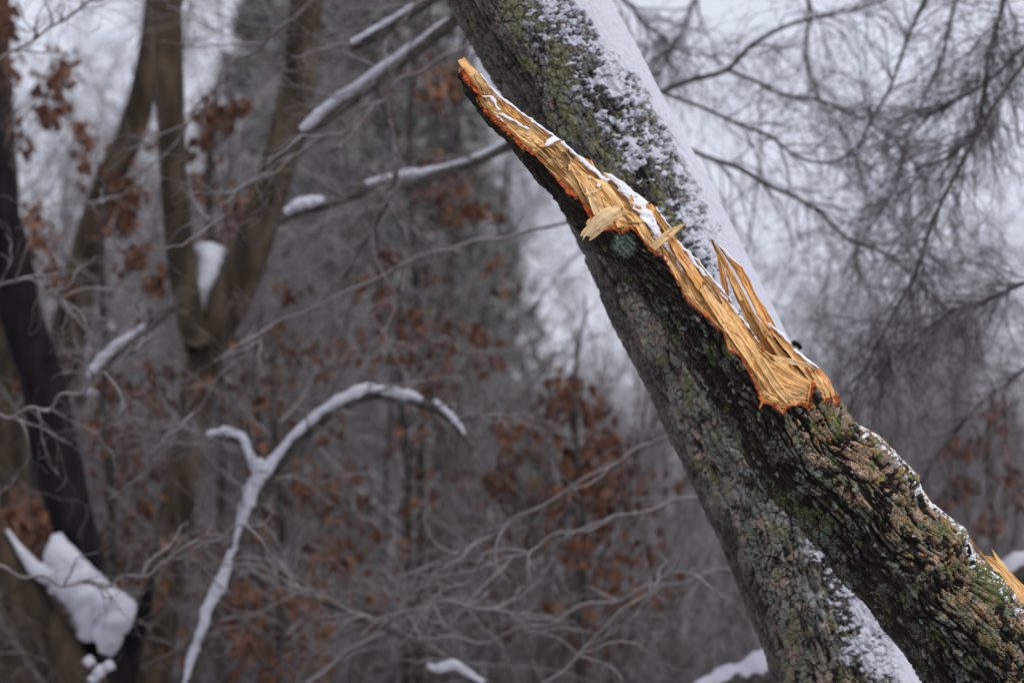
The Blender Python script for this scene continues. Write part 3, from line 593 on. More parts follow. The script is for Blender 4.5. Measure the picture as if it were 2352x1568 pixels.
# ---- snow on the broken trunk
M_SNOWT = attr_mat('settled_snow', 0.7, 0.2, 90, 0.07, 0.5, 120)
link('snow', mesh_np('snow', SNOW_UP[0], SNOW_UP[1], M_SNOWT, SNOW_UP[2]), snag, kind='stuff')
def snow_patch(Lp, Rp, nl, nr, puff=6, seed=1, parent=None, edge_noise=5.0, cell=2.4, name='snow'):
    Lp = ts(Lp); Rp = ts(Rp)
    ln = np.sum(np.linalg.norm(np.diff(Lp, axis=0), axis=1)); wd = np.max(np.linalg.norm(sample(Lp, np.linspace(0, 1, 9)) - sample(Rp, np.linspace(0, 1, 9)), axis=1))
    nu = int(np.clip(ln / cell, 8, 400)); nv = int(np.clip(wd / cell * 1.6, 8, 60))
    u = np.linspace(0, 1, nu)[:, None] * np.ones((1, nv)); v = np.linspace(0, 1, nv)[None] * np.ones((nu, 1))
    a = sample(Lp, u.ravel()).reshape(nu, nv, 2); b = sample(Rp, u.ravel()).reshape(nu, nv, 2)
    jl = (fbm(u * ln / 9, u * 0 + seed, 3, seed) - .5) * edge_noise; jr = (fbm(u * ln / 14, u * 0 + seed + 9, 3, seed + 3) - .5) * edge_noise
    q = a * (1 - v[..., None]) + b * v[..., None] + unit(b - a + 1e-6) * ((1 - v) * jl + v * jr)[..., None]
    nl_ = np.interp(u, np.linspace(0, 1, len(np.atleast_1d(nl))), np.atleast_1d(nl)); nr_ = np.interp(u, np.linspace(0, 1, len(np.atleast_1d(nr))), np.atleast_1d(nr))
    dome = np.sqrt(np.clip(1 - (2 * v - 1) ** 2, 0, 1)) * np.clip(np.minimum(u, 1 - u) * ln / 8, 0, 1) ** .5
    n = nl_ * (1 - v) + nr_ * v + puff * dome * (0.7 + 0.6 * fbm(u * ln / 14, v * wd / 10, 3, seed + 5)) - 1.5
    top = Wd(q[..., 0], q[..., 1], n); bot = Wd(q[..., 0], q[..., 1], nl_ * (1 - v) + nr_ * v - 3)
    N = nu * nv; Ft = grid_faces(nu, nv)
    rim = np.r_[np.arange(nv), np.arange(1, nu) * nv + nv - 1, (nu - 1) * nv + np.arange(nv - 2, -1, -1), np.arange(nu - 2, 0, -1) * nv]; r2 = np.roll(rim, -1)
    me = mesh_np(name, np.concatenate([top.reshape(-1, 3), bot.reshape(-1, 3)]), np.concatenate([Ft, Ft[:, ::-1] + N, np.stack([rim, rim + N, r2 + N, r2], -1)]), M_SNOW)
    return link(name, me, parent or snag)
def son(Lp, Rp, off=3, **kw):
    kw['puff'] = kw.get('puff', 5) * .75; kw['edge_noise'] = kw.get('edge_noise', 5) + 3.5; m_ = .32; Lp = [(a[0] * (1 - m_) + b[0] * m_, a[1] * (1 - m_) + b[1] * m_) for a, b in zip(Lp, Rp)] if len(Lp) == len(Rp) else Lp
    u = np.linspace(0, 1, 12); return snow_patch(Lp, Rp, nb_at(sample(Lp, u)) + off, nb_at(sample(Rp, u)) + off, **kw)
son(z1((345, 325), (400, 400), (460, 465), (600, 580), (700, 645), (800, 715), (850, 750)), z1((350, 315), (412, 385), (480, 455), (625, 560), (755, 655), (868, 742), (880, 752)), 8, seed=11, puff=6, edge_noise=4)
son(z1((862, 760), (930, 830), (1000, 905), (1080, 975), (1150, 1040)), z1((890, 752), (965, 825), (1055, 895), (1125, 950), (1190, 1010)), 13, seed=12, puff=6)
son(z1((352, 470), (400, 478), (430, 500), (462, 560)), z1((370, 455), (425, 462), (455, 495), (478, 555)), 15, seed=13, puff=5)
son(z1((470, 575), (530, 625), (600, 655), (650, 690)), z1((480, 565), (545, 600), (615, 640), (670, 678)), 18, seed=14, puff=4)
son(z1((450, 592), (500, 650), (560, 700)), z1((460, 590), (515, 645), (575, 692)), 10, seed=15, puff=3)
son(z1((745, 795), (770, 740), (810, 715)), z1((800, 790), (840, 765), (866, 742)), 19, seed=16, puff=5)
son(z1((1135, 955), (1180, 1025), (1220, 1100), (1270, 1160)), z1((1200, 968), (1290, 1030), (1380, 1095), (1450, 1155)), 12, seed=17, puff=8, edge_noise=9)
son(z1((1265, 1150), (1310, 1210), (1350, 1265), (1400, 1320)), z1((1430, 1145), (1440, 1195), (1480, 1270), (1520, 1335)), 14, seed=18, puff=6, edge_noise=12)
son(z1((1420, 1330), (1440, 1390), (1470, 1410)), z1((1480, 1310), (1530, 1370), (1545, 1385)), 13, seed=19, puff=5, edge_noise=10)
son(z1((1480, 1190), (1530, 1270), (1570, 1330)), z1((1490, 1180), (1550, 1260), (1590, 1325)), 10, seed=20, puff=4)
son(z1((1050, 985), (1058, 1010)), z1((1065, 985), (1068, 1010)), 21, seed=21, puff=3, edge_noise=3)
son(z1((1090, 1035), (1110, 1060)), z1((1130, 1035), (1125, 1060)), 23, seed=22, puff=3, edge_noise=4)
son(z2((195, 170), (300, 300), (350, 370), (420, 450), (445, 480)), z2((225, 165), (350, 292), (385, 345), (455, 425), (480, 465)), 14, seed=23, puff=6)
son(z2((360, 320), (450, 430), (520, 510), (600, 600), (640, 650)), z2((385, 318), (470, 415), (540, 500), (620, 595), (665, 655)), 6, seed=24, puff=4)
son(z2((125, 235), (190, 300), (250, 380), (285, 440)), z2((200, 215), (225, 290), (270, 350), (300, 425)), [9, 9, 7, 5][0], seed=25, puff=5, edge_noise=8)
son(z2((118, 300), (150, 345), (170, 365)), z2((140, 290), (160, 330), (182, 362)), 7, seed=26, puff=4)
son(z2((560, 590), (630, 680), (690, 745)), z2((585, 590), (655, 672), (705, 738)), 15, seed=27, puff=3)
son(z2((700, 750), (760, 840), (850, 960)), z2((715, 750), (785, 845), (862, 958)), 15, seed=28, puff=3)
snow_patch(z2((570, 235), (600, 265), (640, 320), (700, 375)), z2((590, 230), (625, 265), (680, 320), (755, 392)), [-2, -8, -12, -14], [-2, -10, -14, -18], puff=5, seed=29)
snow_patch(z2((935, 815), (990, 850), (1040, 895), (1100, 965)), z2((945, 805), (1005, 838), (1062, 882), (1125, 955)), [-6, -14, -20, -22], [-10, -20, -26, -28], puff=6, seed=30)
snow_patch(z2((1130, 1000), (1200, 1070), (1240, 1100), (1310, 1140)), z2((1150, 990), (1225, 1060), (1270, 1095), (1330, 1135)), [-18, -10, -8, -6], [-24, -18, -14, -10], puff=6, seed=31)
# ================================================================== THE LEANING TRUNK BEHIND IT
D1 = 9.25
rear = np.array([(1100, -190, 158), (1208, 0, 160), (1310, 170, 158), (1405, 350, 158), (1497, 530, 165), (1578, 700, 170), (1665, 870, 168), (1745, 1050, 164), (1818, 1210, 160), (1852, 1300, 158), (1905, 1430, 160), (1957, 1568, 165)], float)
rows = 880
cl = smooth_line(rear, rows); tl = np.r_[0, np.cumsum(np.hypot(*np.diff(cl[:, :2], axis=0).T))]
ext = np.linspace(20, 1900, 50)[:, None]; dirn = (cl[-1] - cl[-20])[:2]; dirn /= np.linalg.norm(dirn)
cl = np.vstack([cl, np.c_[cl[-1, :2] + ext * dirn, cl[-1, 2] + ext * 0.03]]); tl = np.r_[tl, tl[-1] + ext[:, 0]]
tan2 = unit(np.gradient(cl[:, :2], axis=0)); s2 = np.c_[tan2[:, 1], -tan2[:, 0]]
# smooth the side direction
for _ in range(30): s2 = unit(np.vstack([s2[:1], (s2[:-2] + s2[1:-1] * 2 + s2[2:]) / 4, s2[-1:]]))
ph = np.r_[np.linspace(-math.pi / 2, -0.35, 28)[:-1], np.linspace(-0.35, math.pi + 0.35, 268), np.linspace(math.pi + 0.35, 1.5 * math.pi, 28)[1:]]
T_, PH = np.meshgrid(tl, ph, indexing='ij'); YY = np.repeat(cl[:, 1:2], len(ph), 1); R_ = cl[:, 2:3] * 0.97
a_ = PH * 160
wa = a_ + 20 * (vn(a_ / 55, T_ / 130, 231) - .5) + 6 * (vn(a_ / 14, T_ / 30, 232) - .5)
f1, f2, _c = voro(wa / 15, T_ / 55, 241); rA = ridged(wa / 13, T_ / 95, 241); rB = ridged(wa / 8 + 3, T_ / 38, 247); ridge = rA * (.4 + .6 * rB) * (.55 + .45 * ss(0, .2, f2 - f1))
g1, g2, _c = voro(wa / 22 + .3 * vn(wa / 9, T_ / 9, 2), T_ / 26 + .3 * vn(wa / 9, T_ / 9, 5), 243); plate = ss(0.0, 0.16, g2 - g1) * (.35 + .65 * rA) * (.6 + .4 * rB)
fine = fbm(wa / 5, T_ / 9, 4, 251); long_ = fbm(wa / 5, T_ / 55, 3, 255)
zl = np.clip(ss(np.interp(YY, [-100, 300, 600, 1500], [1.95, 2.0, 2.3, 2.5]), np.interp(YY, [-100, 300, 600, 1500], [2.15, 2.3, 2.6, 2.8]), PH + .35 * (vn(a_ / 40, T_ / 80, 261) - .5)), 0, 1)      # furrowed left flank
zl = np.maximum(zl, ss(0.5, 0.62, fbm(a_ / 60, T_ / 120, 3, 262)) * 0.6)
rg = ridge * zl + plate * (1 - zl)
hgt = rg * (7.5 + 5.5 * zl) + (long_ - .5) * 6 * (0.4 + zl) + (fine - .5) * 4 + (fbm(a_ / 70, T_ / 160, 3, 270) - .5) * 14 - 5
lid = voro(a_ / 12 + 1.3 * vn(a_ / 7, T_ / 7, 90), T_ / 15 + 1.3 * vn(a_ / 7, T_ / 7, 91), 293)[2]
lid2 = voro(a_ / 42 + 1.6 * vn(a_ / 15, T_ / 15, 94), T_ / 60 + 1.6 * vn(a_ / 15, T_ / 15, 95), 297)[2]
grey = np.array([[.19, .20, .165], [.23, .235, .21], [.29, .22, .175], [.15, .17, .13], [.26, .26, .24], [.32, .25, .19], [.21, .215, .15]])
pick = np.clip(((.6 * lid2 + .4 * lid) * len(grey)).astype(int), 0, 6)
lc = grey[pick] * (0.4 + 1.05 * vn(a_ / 2.3, T_ / 2.6, 301))[..., None]
lich = ss(0.16, 0.5, rg) * ss(0.33, 0.42, fbm(a_ / 30, T_ / 45, 4, 303)) * ss(.38, .5, vn(a_ / 3.2, T_ / 3.8, 305) * .5 + fine * .5) * (1 - 0.8 * zl)
darkr = ss(0.42, 0.52, fbm(a_ / 30, T_ / 60, 3, 333)) * ss(1.75, 1.35, PH)       # blackish strip where the snow speckles
lich *= 1 - 0.85 * darkr
tint = lerp(np.broadcast_to([.008, .007, .007], T_.shape + (3,)), np.array([.040, .034, .031]), np.clip(ss(.1, .8, rg) * .85 + (fine - .5), 0, 1))
tint = lerp(tint, np.array([.12, .112, .105]), ss(.5, .75, long_) * .7 * zl)
tint = lerp(tint, lc, lich); hgt += lich * 2.2 * vn(a_ / 2.8, T_ / 3, 307)
for sz, sd_, dn in ((70, 701, .6), (34, 711, .5), (20, 721, .5)):
    rm, rid = rosettes(a_, T_, sz, sd_, .25, .6, dn); rm = rm * (1 - .85 * zl) * (1 - .7 * darkr) * ss(.12, .3, rg)
    pc = grey[(rid * len(grey)).astype(int)] * (.6 + .75 * vn(a_ / 2.4, T_ / 2.4, sd_ + 7))[..., None]
    tint = lerp(tint, pc, rm); hgt += rm * (.4 + 1.4 * vn(a_ / 2.6, T_ / 2.6, sd_ + 9))
ms = ss(0.54, 0.62, fbm(a_ / 26, T_ / 50, 4, 311) + 0.17 * np.exp(-((PH - 1.75) / .35) ** 2) * ss(900, 500, YY) - .2 * zl - 0.06 * ss(600, 900, YY))
ms *= .4 + .6 * ss(.35, .5, vn(a_ / 4, T_ / 4, 313))
tint = lerp(tint, lerp(np.broadcast_to([.075, .08, .038], tint.shape), np.array([.24, .24, .12]), vn(a_ / 3, T_ / 3, 315)), ms * .9); hgt += ms * 3.5
# snow: a solid cap on the upper side, clumps caught in the bark beside it
ed = np.interp(YY, [-100, 0, 170, 350, 500, 600, 700, 900, 1200, 1400, 1568], [1.25, 1.2, 1.0, .70, .78, .92, 1.0, 1.0, .72, .80, 1.0])
solid = ss(ed + .10, ed - .10, PH + .55 * (fbm(a_ / 16, T_ / 26, 4, 321) - .5) + .3 * (fbm(a_ / 60, T_ / 90, 2, 322) - .5)) * ss(-1.45, -1.1, PH)
reach = np.interp(YY, [-100, 0, 200, 400, 560, 700, 1100, 1200, 1568], [2.0, 1.9, 1.85, 1.7, 1.5, 1.3, 1.3, 1.62, 1.85])
cl_ = fbm(a_ / 15 + T_ / 40, T_ / 11, 4, 325, .6) * .8 + vn(a_ / 42, T_ / 60, 326) * .36 - .07 * rg
speck = ss(.60, .635, cl_ - .035 * ss(120, 300, YY) * ss(700, 600, YY) + .17 * ss(reach, ed, PH)) * ss(reach + .15, reach - .3, PH) * ss(-1.45, -1.1, PH)
dust = ss(.58, .7, fbm(a_ / 5, T_ / 5, 3, 329) + .1 * ss(ed + .5, ed, PH)) * ss(ed + .7, ed + .1, PH) * .6
sn = np.maximum(np.maximum(solid, speck), dust)
hgt = hgt * (1 - .8 * solid) + solid * (9 + 5 * (fbm(a_ / 30, T_ / 60, 3, 331) - .5)) + speck * (1 - solid) * 7.5
tint = lerp(tint, np.array([.53, .545, .61]) , sn)
R3 = R_ + hgt
B0 = P(cl[:, 0], cl[:, 1], D1); K1 = KP * D1
s3 = (RT * s2[:, 0:1] - UP * s2[:, 1:2])
V = B0[:, None] + (R3 * np.cos(PH) * K1)[..., None] * s3[:, None] - FW * (R3 * np.sin(PH) * K1)[..., None]
lean = thing('leaning_tree', 'tall grey lichen covered leaning trunk, snow along its upper side', 'tree', B0[-1])
F = grid_faces(len(tl), len(ph)); snf = sn.reshape(-1)[F].mean(1)
v, f, c = compact(V.reshape(-1, 3), F[snf < .55], tint.reshape(-1, 3)); link('bark', mesh_np('bark', v, f, M_BARK, c), lean)
v, f, c = compact(V.reshape(-1, 3), F[snf >= .55], tint.reshape(-1, 3)); link('snow', mesh_np('snow', v, f, M_SNOWT, c), lean, kind='stuff', label='snow cap and clumps caught in the bark')
# stub on its upper side
c_, r_ = px_limb([(1822, 788, 7, D1), (1834, 793, 6, D1 - .02), (1838, 800, 4.5, D1 - .03)], 8)
link('branch_stub', limb_mesh('stub', c_, r_, M_TRUNK_DARK, 10, .1), lean)

# ================================================================== TREES BEHIND, LEFT
def tree(name, label, cat, limbs, snows=(), group=None, mt=M_TRUNK_BROWN, rough=.05, limb_name='stem', twigs=None, tm=None, seed=0, tr0=.011):
    c0, _r = px_limb(limbs[0], 4); t = thing(name, label, cat, c0[0], group)
    segs = []
    for i, L in enumerate(limbs):
        c, r = px_limb(L, 60 if len(L) > 3 else 30); segs.append((c, r))
        nm = 'trunk' if i == 0 and limb_name == 'stem' else ('branch' if limb_name == 'branch' else 'stem')
        link(nm, limb_mesh(nm, c, r, M_TRUNK_BROWN if name == 'multi_stemmed_tree' and i == 2 else mt, 20, rough, seed + i), t)
    for i, s in enumerate(snows):
        c, r = (segs[s][0], segs[s][1]) if isinstance(s, int) else px_limb(s, 50)
        link('snow', snow_line_mesh('snow', c, r, seed=seed + 3 * i + 1), t)
    if twigs:
        rng = np.random.default_rng(seed + 50); tb = Tubes()
        pts = np.stack([c[np.linspace(0, len(c) - 1, 24).astype(int)] for c, r in segs]); rad = np.stack([r[np.linspace(0, len(r) - 1, 24).astype(int)] for c, r in segs])
        n1, n2, n3, l1_, dr = twigs
        p1, r1 = spawn(rng, pts, rad * 0 + tr0, n1, l1_ * .5, l1_, 1.0, .5, .15, 8, .24, dr, .15); tb.add(p1, r1 * 1.0, 4)
        p2, r2 = spawn(rng, p1, r1, n2, l1_ * .25, l1_ * .6, .8, .6, .1, 7, .26, dr); tb.add(p2, np.maximum(r2, .0012))
        if n3:
            p3, r3 = spawn(rng, p2, r2, n3, l1_ * .1, l1_ * .35, .8, .6, .1, 5, .28, dr); tb.add(p3, np.maximum(r3, .0011))
        link('twigs', tb.mesh('twigs', tm or M_TWIG), t, kind='stuff')
    return t, segs

DB = 15.0
t, _s = tree('forked_tree', 'forked brown tree whose two stems part above the middle of the left side', 'tree',
     [[(300, 2420, 80, DB), (310, 1900, 66, DB), (335, 1568, 58, DB), (372, 1350, 46, DB), (412, 1150, 40, DB), (442, 984, 37, DB), (468, 834, 41, DB), (500, 740, 46, DB)],
      [(455, 800, 30, DB - .1), (432, 700, 32, DB - .05), (412, 560, 33, DB), (398, 400, 31, DB), (392, 250, 33, DB), (385, 100, 35, DB), (384, -80, 36, DB)],
      [(478, 800, 34, DB), (528, 690, 48, DB), (566, 600, 47, DB), (603, 500, 42, DB), (632, 400, 41, DB), (660, 300, 41, DB), (692, 150, 43, DB), (704, 0, 38, DB), (712, -90, 38, DB)]],
     seed=3, twigs=(34, 200, 360, 1.1, .03))
c_, r_ = px_limb([(458, 712, 6, DB), (464, 680, 16, DB), (474, 640, 28, DB), (484, 600, 40, DB + .05), (492, 575, 42, DB + .1), (498, 560, 12, DB + .1)], 20)  # fork snow, its wedge also shaped for the bright background between the stems
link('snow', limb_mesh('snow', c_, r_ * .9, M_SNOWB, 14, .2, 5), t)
tree('leaning_stem_tree', 'dim olive stem slanting behind the forked tree', 'tree',
     [[(90, 2300, 70, 18), (120, 1000, 52, 18), (185, 640, 38, 18), (235, 450, 34, 18), (315, 270, 32, 18), (350, 100, 30, 18), (365, -60, 28, 18)]], seed=8, twigs=(16, 90, 150, 1.2, .03))
D2 = 14.0
t, _s = tree('multi_stemmed_tree', 'black wet leaning tree with snow heaped in its fork, far left', 'tree',
     [[(250, 2500, 90, D2), (248, 1800, 72, D2), (245, 1568, 58, D2), (238, 1480, 46, D2)],
      [(235, 1520, 40, D2), (212, 1340, 40, D2), (160, 1180, 50, D2), (128, 1034, 55, D2), (98, 884, 50, D2), (52, 740, 50, D2), (15, 575, 52, D2), (-18, 400, 48, D2), (-45, 230, 45, D2), (-60, -60, 40, D2)],
      [(240, 1620, 42, D2 - .1), (150, 1500, 44, D2 - .1), (70, 1375, 42, D2 - .1), (0, 1270, 42, D2 - .1), (-80, 1160, 40, D2 - .1)],
      [(255, 1620, 44, D2 + .1), (300, 1480, 30, D2 + .1), (330, 1400, 18, D2 + .1), (350, 1330, 7, D2 + .1)]],
     mt=M_TRUNK_DARK, seed=12, rough=.09, twigs=(18, 120, 260, .8, .03))
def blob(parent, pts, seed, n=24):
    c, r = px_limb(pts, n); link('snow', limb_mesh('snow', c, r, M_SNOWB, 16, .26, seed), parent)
blob(t, [(15, 1215, 4, D2 - .15), (45, 1260, 10, D2 - .15), (90, 1310, 22, D2 - .15), (130, 1320, 40, D2 - .12), (160, 1350, 42, D2 - .1), (170, 1375, 30, D2 - .1)], 5)
blob(t, [(128, 1225, 12, D2 - .12), (140, 1270, 34, D2 - .12), (165, 1330, 42, D2 - .12), (205, 1385, 58, D2 - .12), (235, 1430, 54, D2 - .12), (250, 1465, 38, D2 - .1), (240, 1500, 18, D2 - .1)], 6)
blob(t, [(170, 1330, 30, D2 - .1), (225, 1365, 40, D2 - .1), (270, 1385, 36, D2 - .1), (297, 1375, 10, D2 - .1)], 7)
blob(t, [(215, 1360, 18, D2 - .3), (250, 1385, 44, D2 - .3), (262, 1420, 40, D2 - .3), (248, 1460, 30, D2 - .3), (238, 1498, 10, D2 - .3)], 8)
for q in ((205, 1520, 12), (228, 1545, 16), (250, 1530, 12), (215, 1560, 10)):
    blob(t, [(q[0] - 14, q[1], q[2] * .3, D2 - .55), (q[0], q[1] - 2, q[2], D2 - .55), (q[0] + 14, q[1] + 2, q[2] * .3, D2 - .55)], 9, 10)
tree('slender_tree', 'grey brown tree at the left frame edge behind the black stem', 'tree',
     [[(20, 2400, 50, 17.5), (30, 1200, 40, 17.5), (22, 900, 38, 17.5), (14, 500, 34, 17.5), (4, 200, 24, 17.5), (0, -60, 22, 17.5)]], seed=15, twigs=(14, 80, 120, 1.2, .03))

# snowy limbs
DBR = 13.2
t, s_ = tree('arching_branch', 'arching branch heavy with snow rising from the bottom and bending right', 'branch',
     [[(400, 1900, 26, DBR), (428, 1600, 22, DBR), (470, 1450, 20, DBR), (520, 1330, 20, DBR), (560, 1210, 20, DBR), (605, 1110, 18, DBR), (660, 1035, 15, DBR), (720, 975, 14, DBR), (790, 930, 14, DBR), (850, 905, 13, DBR), (930, 918, 12, DBR), (1010, 945, 9, DBR), (1055, 985, 7, DBR), (1085, 1040, 5, DBR)],
      [(604, 1115, 14, DBR), (590, 1080, 12, DBR), (575, 1040, 11, DBR), (555, 1010, 10, DBR), (520, 1003, 9, DBR), (475, 1008, 7, DBR)]],
     mt=M_LIMB, limb_name='branch', seed=21, twigs=(26, 150, 260, .8, .04))
for i, q in enumerate(([(425, 1600, 14), (462, 1470, 18), (510, 1345, 20), (535, 1285, 15), (552, 1235, 14), (566, 1190, 12)], [(552, 1240, 12), (563, 1200, 16), (590, 1120, 22), (615, 1085, 18), (650, 1040, 11)],
          [(628, 1065, 10), (690, 995, 12), (745, 948, 14), (800, 918, 15), (850, 895, 13), (865, 893, 8)], [(860, 898, 9), (900, 905, 14), (950, 914, 13), (975, 922, 5)],
          [(1000, 925, 6), (1030, 950, 9), (1060, 985, 8), (1072, 1003, 3)], [(592, 1085, 14), (575, 1045, 12), (560, 1008, 12), (525, 996, 12), (480, 1003, 9)], [(596, 1058, 10), (602, 1075, 24), (602, 1100, 22), (598, 1130, 10)])):
    blob(t, [(x - 4, y - 6, r * .78, DBR - .02) for x, y, r in q], 60 + i, 40)
def snow_branch(label, pts, snow, dep, seed, tw=(10, 60, 100, .6, .03), gap=.3):
    t, s = tree('snowy_branch', label, 'branch', [[(x, y, r, dep) for x, y, r in pts]], [], mt=M_LIMB, limb_name='branch', seed=seed, twigs=tw, group='snow dusted branches in the wood')
    for i, q in enumerate(snow): blob(t, [(x, y - 3, r * .82, dep - .02) for x, y, r in q], seed * 7 + i, 30)
    return t
snow_branch('long snow topped branch meeting the leaning trunk near the top', [(1230, -120, 20), (1120, -20, 18), (1050, 40, 17), (930, 135, 16), (860, 190, 15), (780, 250, 15), (710, 300, 13), (650, 345, 9), (600, 395, 6), (560, 430, 3)],
            [[(1040, 38, 3), (985, 78, 7), (930, 118, 9), (870, 160, 11), (800, 215, 12), (750, 250, 15), (715, 280, 18), (690, 300, 8)]], 12.6, 31)
snow_branch('short dark branch with a snow ledge at the top centre', [(1120, -90, 14), (1040, -30, 12), (960, 20, 11), (900, 62, 11), (850, 90, 11), (803, 112, 9)], [[(950, 12, 5), (890, 52, 7), (845, 78, 8), (806, 100, 6)]], 12.4, 33)
snow_branch('thin drooping branch hanging below the long snowy one', [(860, 185, 8), (885, 250, 7), (905, 310, 7), (912, 380, 7), (900, 440, 6), (865, 510, 5), (830, 570, 4), (790, 640, 3)], [], 12.6, 35)
snow_branch('level snow laden branch at mid height beside the forked tree', [(1300, 290, 12), (1170, 335, 12), (1080, 375, 12), (950, 420, 12), (850, 435, 11), (760, 470, 8), (660, 500, 10), (640, 520, 4)],
            [[(1165, 325, 3), (1090, 362, 8), (1010, 388, 6), (940, 402, 13), (880, 412, 12), (840, 425, 8)], [(745, 462, 8), (715, 466, 16), (685, 472, 16), (655, 490, 10)]], 13.6, 37)
snow_branch('snowy branch end between the black stem and the forked tree', [(420, 690, 10), (340, 750, 10), (280, 800, 10), (240, 840, 10), (205, 880, 9), (180, 925, 6)],
            [[(335, 748, 4), (290, 780, 10), (250, 812, 13), (215, 850, 13), (203, 868, 8)], [(185, 895, 7), (205, 902, 13), (222, 905, 6)]], 14.6, 39)
snow_branch('low arching twiggy branch with snow at the bottom centre', [(1180, 1640, 10), (1110, 1575, 9), (1060, 1535, 8), (1000, 1500, 7), (900, 1450, 6), (780, 1400, 5), (640, 1330, 4)], [[(980, 1528, 9), (1010, 1535, 13), (1040, 1528, 13), (1080, 1550, 9), (1110, 1570, 8)]], 12.8, 41, (20, 140, 220, .7, .03))
def bough(label, pts, dep, seed):
    t, s = tree('fallen_bough', label, 'bough', [[(x, y, r, dep) for x, y, r in pts]], [], mt=M_LIMB, limb_name='branch', seed=seed)
    blob(t, [(x, y - r * .55, r * .95, dep) for x, y, r in pts], seed + 4, 40)
bough('thick snow covered bough at the lower right edge', [(2700, 1200, 50), (2500, 1260, 46), (2400, 1300, 42), (2340, 1322, 34), (2290, 1345, 24), (2230, 1370, 10)], 13.5, 51)
bough('snow covered bough at the bottom left of the leaning trunk', [(1520, 1640, 10), (1600, 1610, 26), (1680, 1580, 36), (1760, 1555, 44), (1840, 1540, 44), (1950, 1560, 40)], 12.6, 55)

# ================================================================== DROOPING BRANCHES AGAINST THE SKY, RIGHT
lines = [
 ('upper grey branch rising right from behind the leaning trunk', 13.5, [(1440, 245, 9), (1510, 215, 8), (1585, 185, 8), (1670, 160, 8), (1720, 110, 7), (1795, 65, 6), (1895, 35, 5), (1990, 15, 4), (2090, -30, 3)], (26, 110, 200, .7)),
 ('branch forking off down and right in the upper sky', 13.5, [(1670, 160, 6), (1730, 185, 5.5), (1810, 220, 5), (1880, 230, 5), (1930, 250, 4.5), (2000, 285, 4), (2070, 340, 4), (2130, 420, 3)], (26, 110, 180, .6)),
 ('thin branch dipping then rising to the top edge', 12.6, [(1500, 205, 5), (1620, 250, 5), (1695, 285, 5), (1780, 320, 5), (1815, 350, 4), (1910, 372, 4), (1975, 330, 4), (2000, 280, 4.5), (2045, 200, 4.5), (2075, 115, 5), (2092, 70, 6), (2125, 0, 7), (2160, -90, 8)], (40, 150, 240, .6)),
 ('long branch sloping down across the middle of the sky', 13.2, [(1500, 300, 8), (1565, 335, 7.5), (1635, 365, 7), (1695, 385, 7), (1755, 420, 7), (1830, 455, 6), (1880, 485, 6), (1950, 550, 5), (2030, 580, 5), (2100, 635, 4.5), (2180, 720, 4)], (40, 170, 280, .7)),
 ('long dark branch hanging from the upper right corner', 11.9, [(2400, 90, 7), (2320, 190, 6), (2250, 300, 6), (2190, 410, 6), (2155, 480, 6), (2120, 575, 6), (2100, 635, 6), (2070, 690, 5), (2010, 800, 4), (1960, 900, 3)], (56, 260, 520, .5)),
 ('branch sweeping in low from the right edge', 12.0, [(2480, 600, 9), (2352, 650, 7), (2250, 695, 6), (2195, 710, 5), (2145, 745, 5), (2085, 790, 4), (2010, 870, 3)], (46, 240, 460, .5)),
 ('dense hanging branch along the right frame edge', 12.2, [(2330, -90, 8), (2300, 20, 7), (2270, 130, 7), (2262, 200, 7), (2240, 300, 6), (2180, 360, 5), (2100, 390, 4)], (54, 270, 560, .5)),
 ('tangled branch hanging in the top right corner', 12.4, [(2500, -40, 9), (2420, 60, 8), (2340, 120, 7), (2290, 170, 6), (2200, 230, 5), (2120, 270, 4)], (50, 260, 520, .5)),
 ('upright branch right of centre dropping into the pale wood', 13.8, [(2240, -90, 8), (2190, 20, 6), (2170, 110, 6), (2120, 230, 5), (2080, 330, 5), (2060, 420, 4), (2000, 520, 3.5), (1950, 600, 3)], (50, 220, 400, .65)),
 ('slanting branch low on the right over the brown leaves', 13.0, [(2480, 760, 8), (2352, 850, 6), (2250, 930, 5), (2180, 1010, 5), (2120, 1100, 4), (2080, 1190, 3)], (40, 200, 340, .7)),
 ('twiggy branch beside the snowy edge of the leaning trunk near the top', 14.5, [(1330, -60, 6), (1420, -10, 5), (1500, 70, 5), (1570, 120, 4), (1650, 130, 3)], (34, 150, 260, .6)),
 ('high twiggy branch dropping in from the top edge', 15.5, [(1620, -120, 6), (1600, -20, 5), (1560, 90, 4), (1500, 180, 3)], (34, 150, 260, .7)),
 ('branch in the upper sky left of the tangle', 15.0, [(1820, -90, 8), (1860, 20, 6), (1850, 130, 5), (1880, 220, 4), (1950, 330, 4), (1990, 440, 3)], (36, 160, 260, .7)),
]
for i, (lab, dep, pts, tw) in enumerate(lines):
    pts = [(x, y, r * .74) for x, y, r in pts]
    t, s_ = tree('drooping_branch', lab, 'branch', [[(x, y, r, dep) for x, y, r in pts]], [], mt=M_LIMB, limb_name='branch', seed=100 + i, group='bare branches drooping against the sky',
                 twigs=(int(tw[0] * .85), int(tw[1] * .95), int(tw[2] * 1.0), tw[3], .075), tm=M_TWIG_SKY, tr0=.0075)

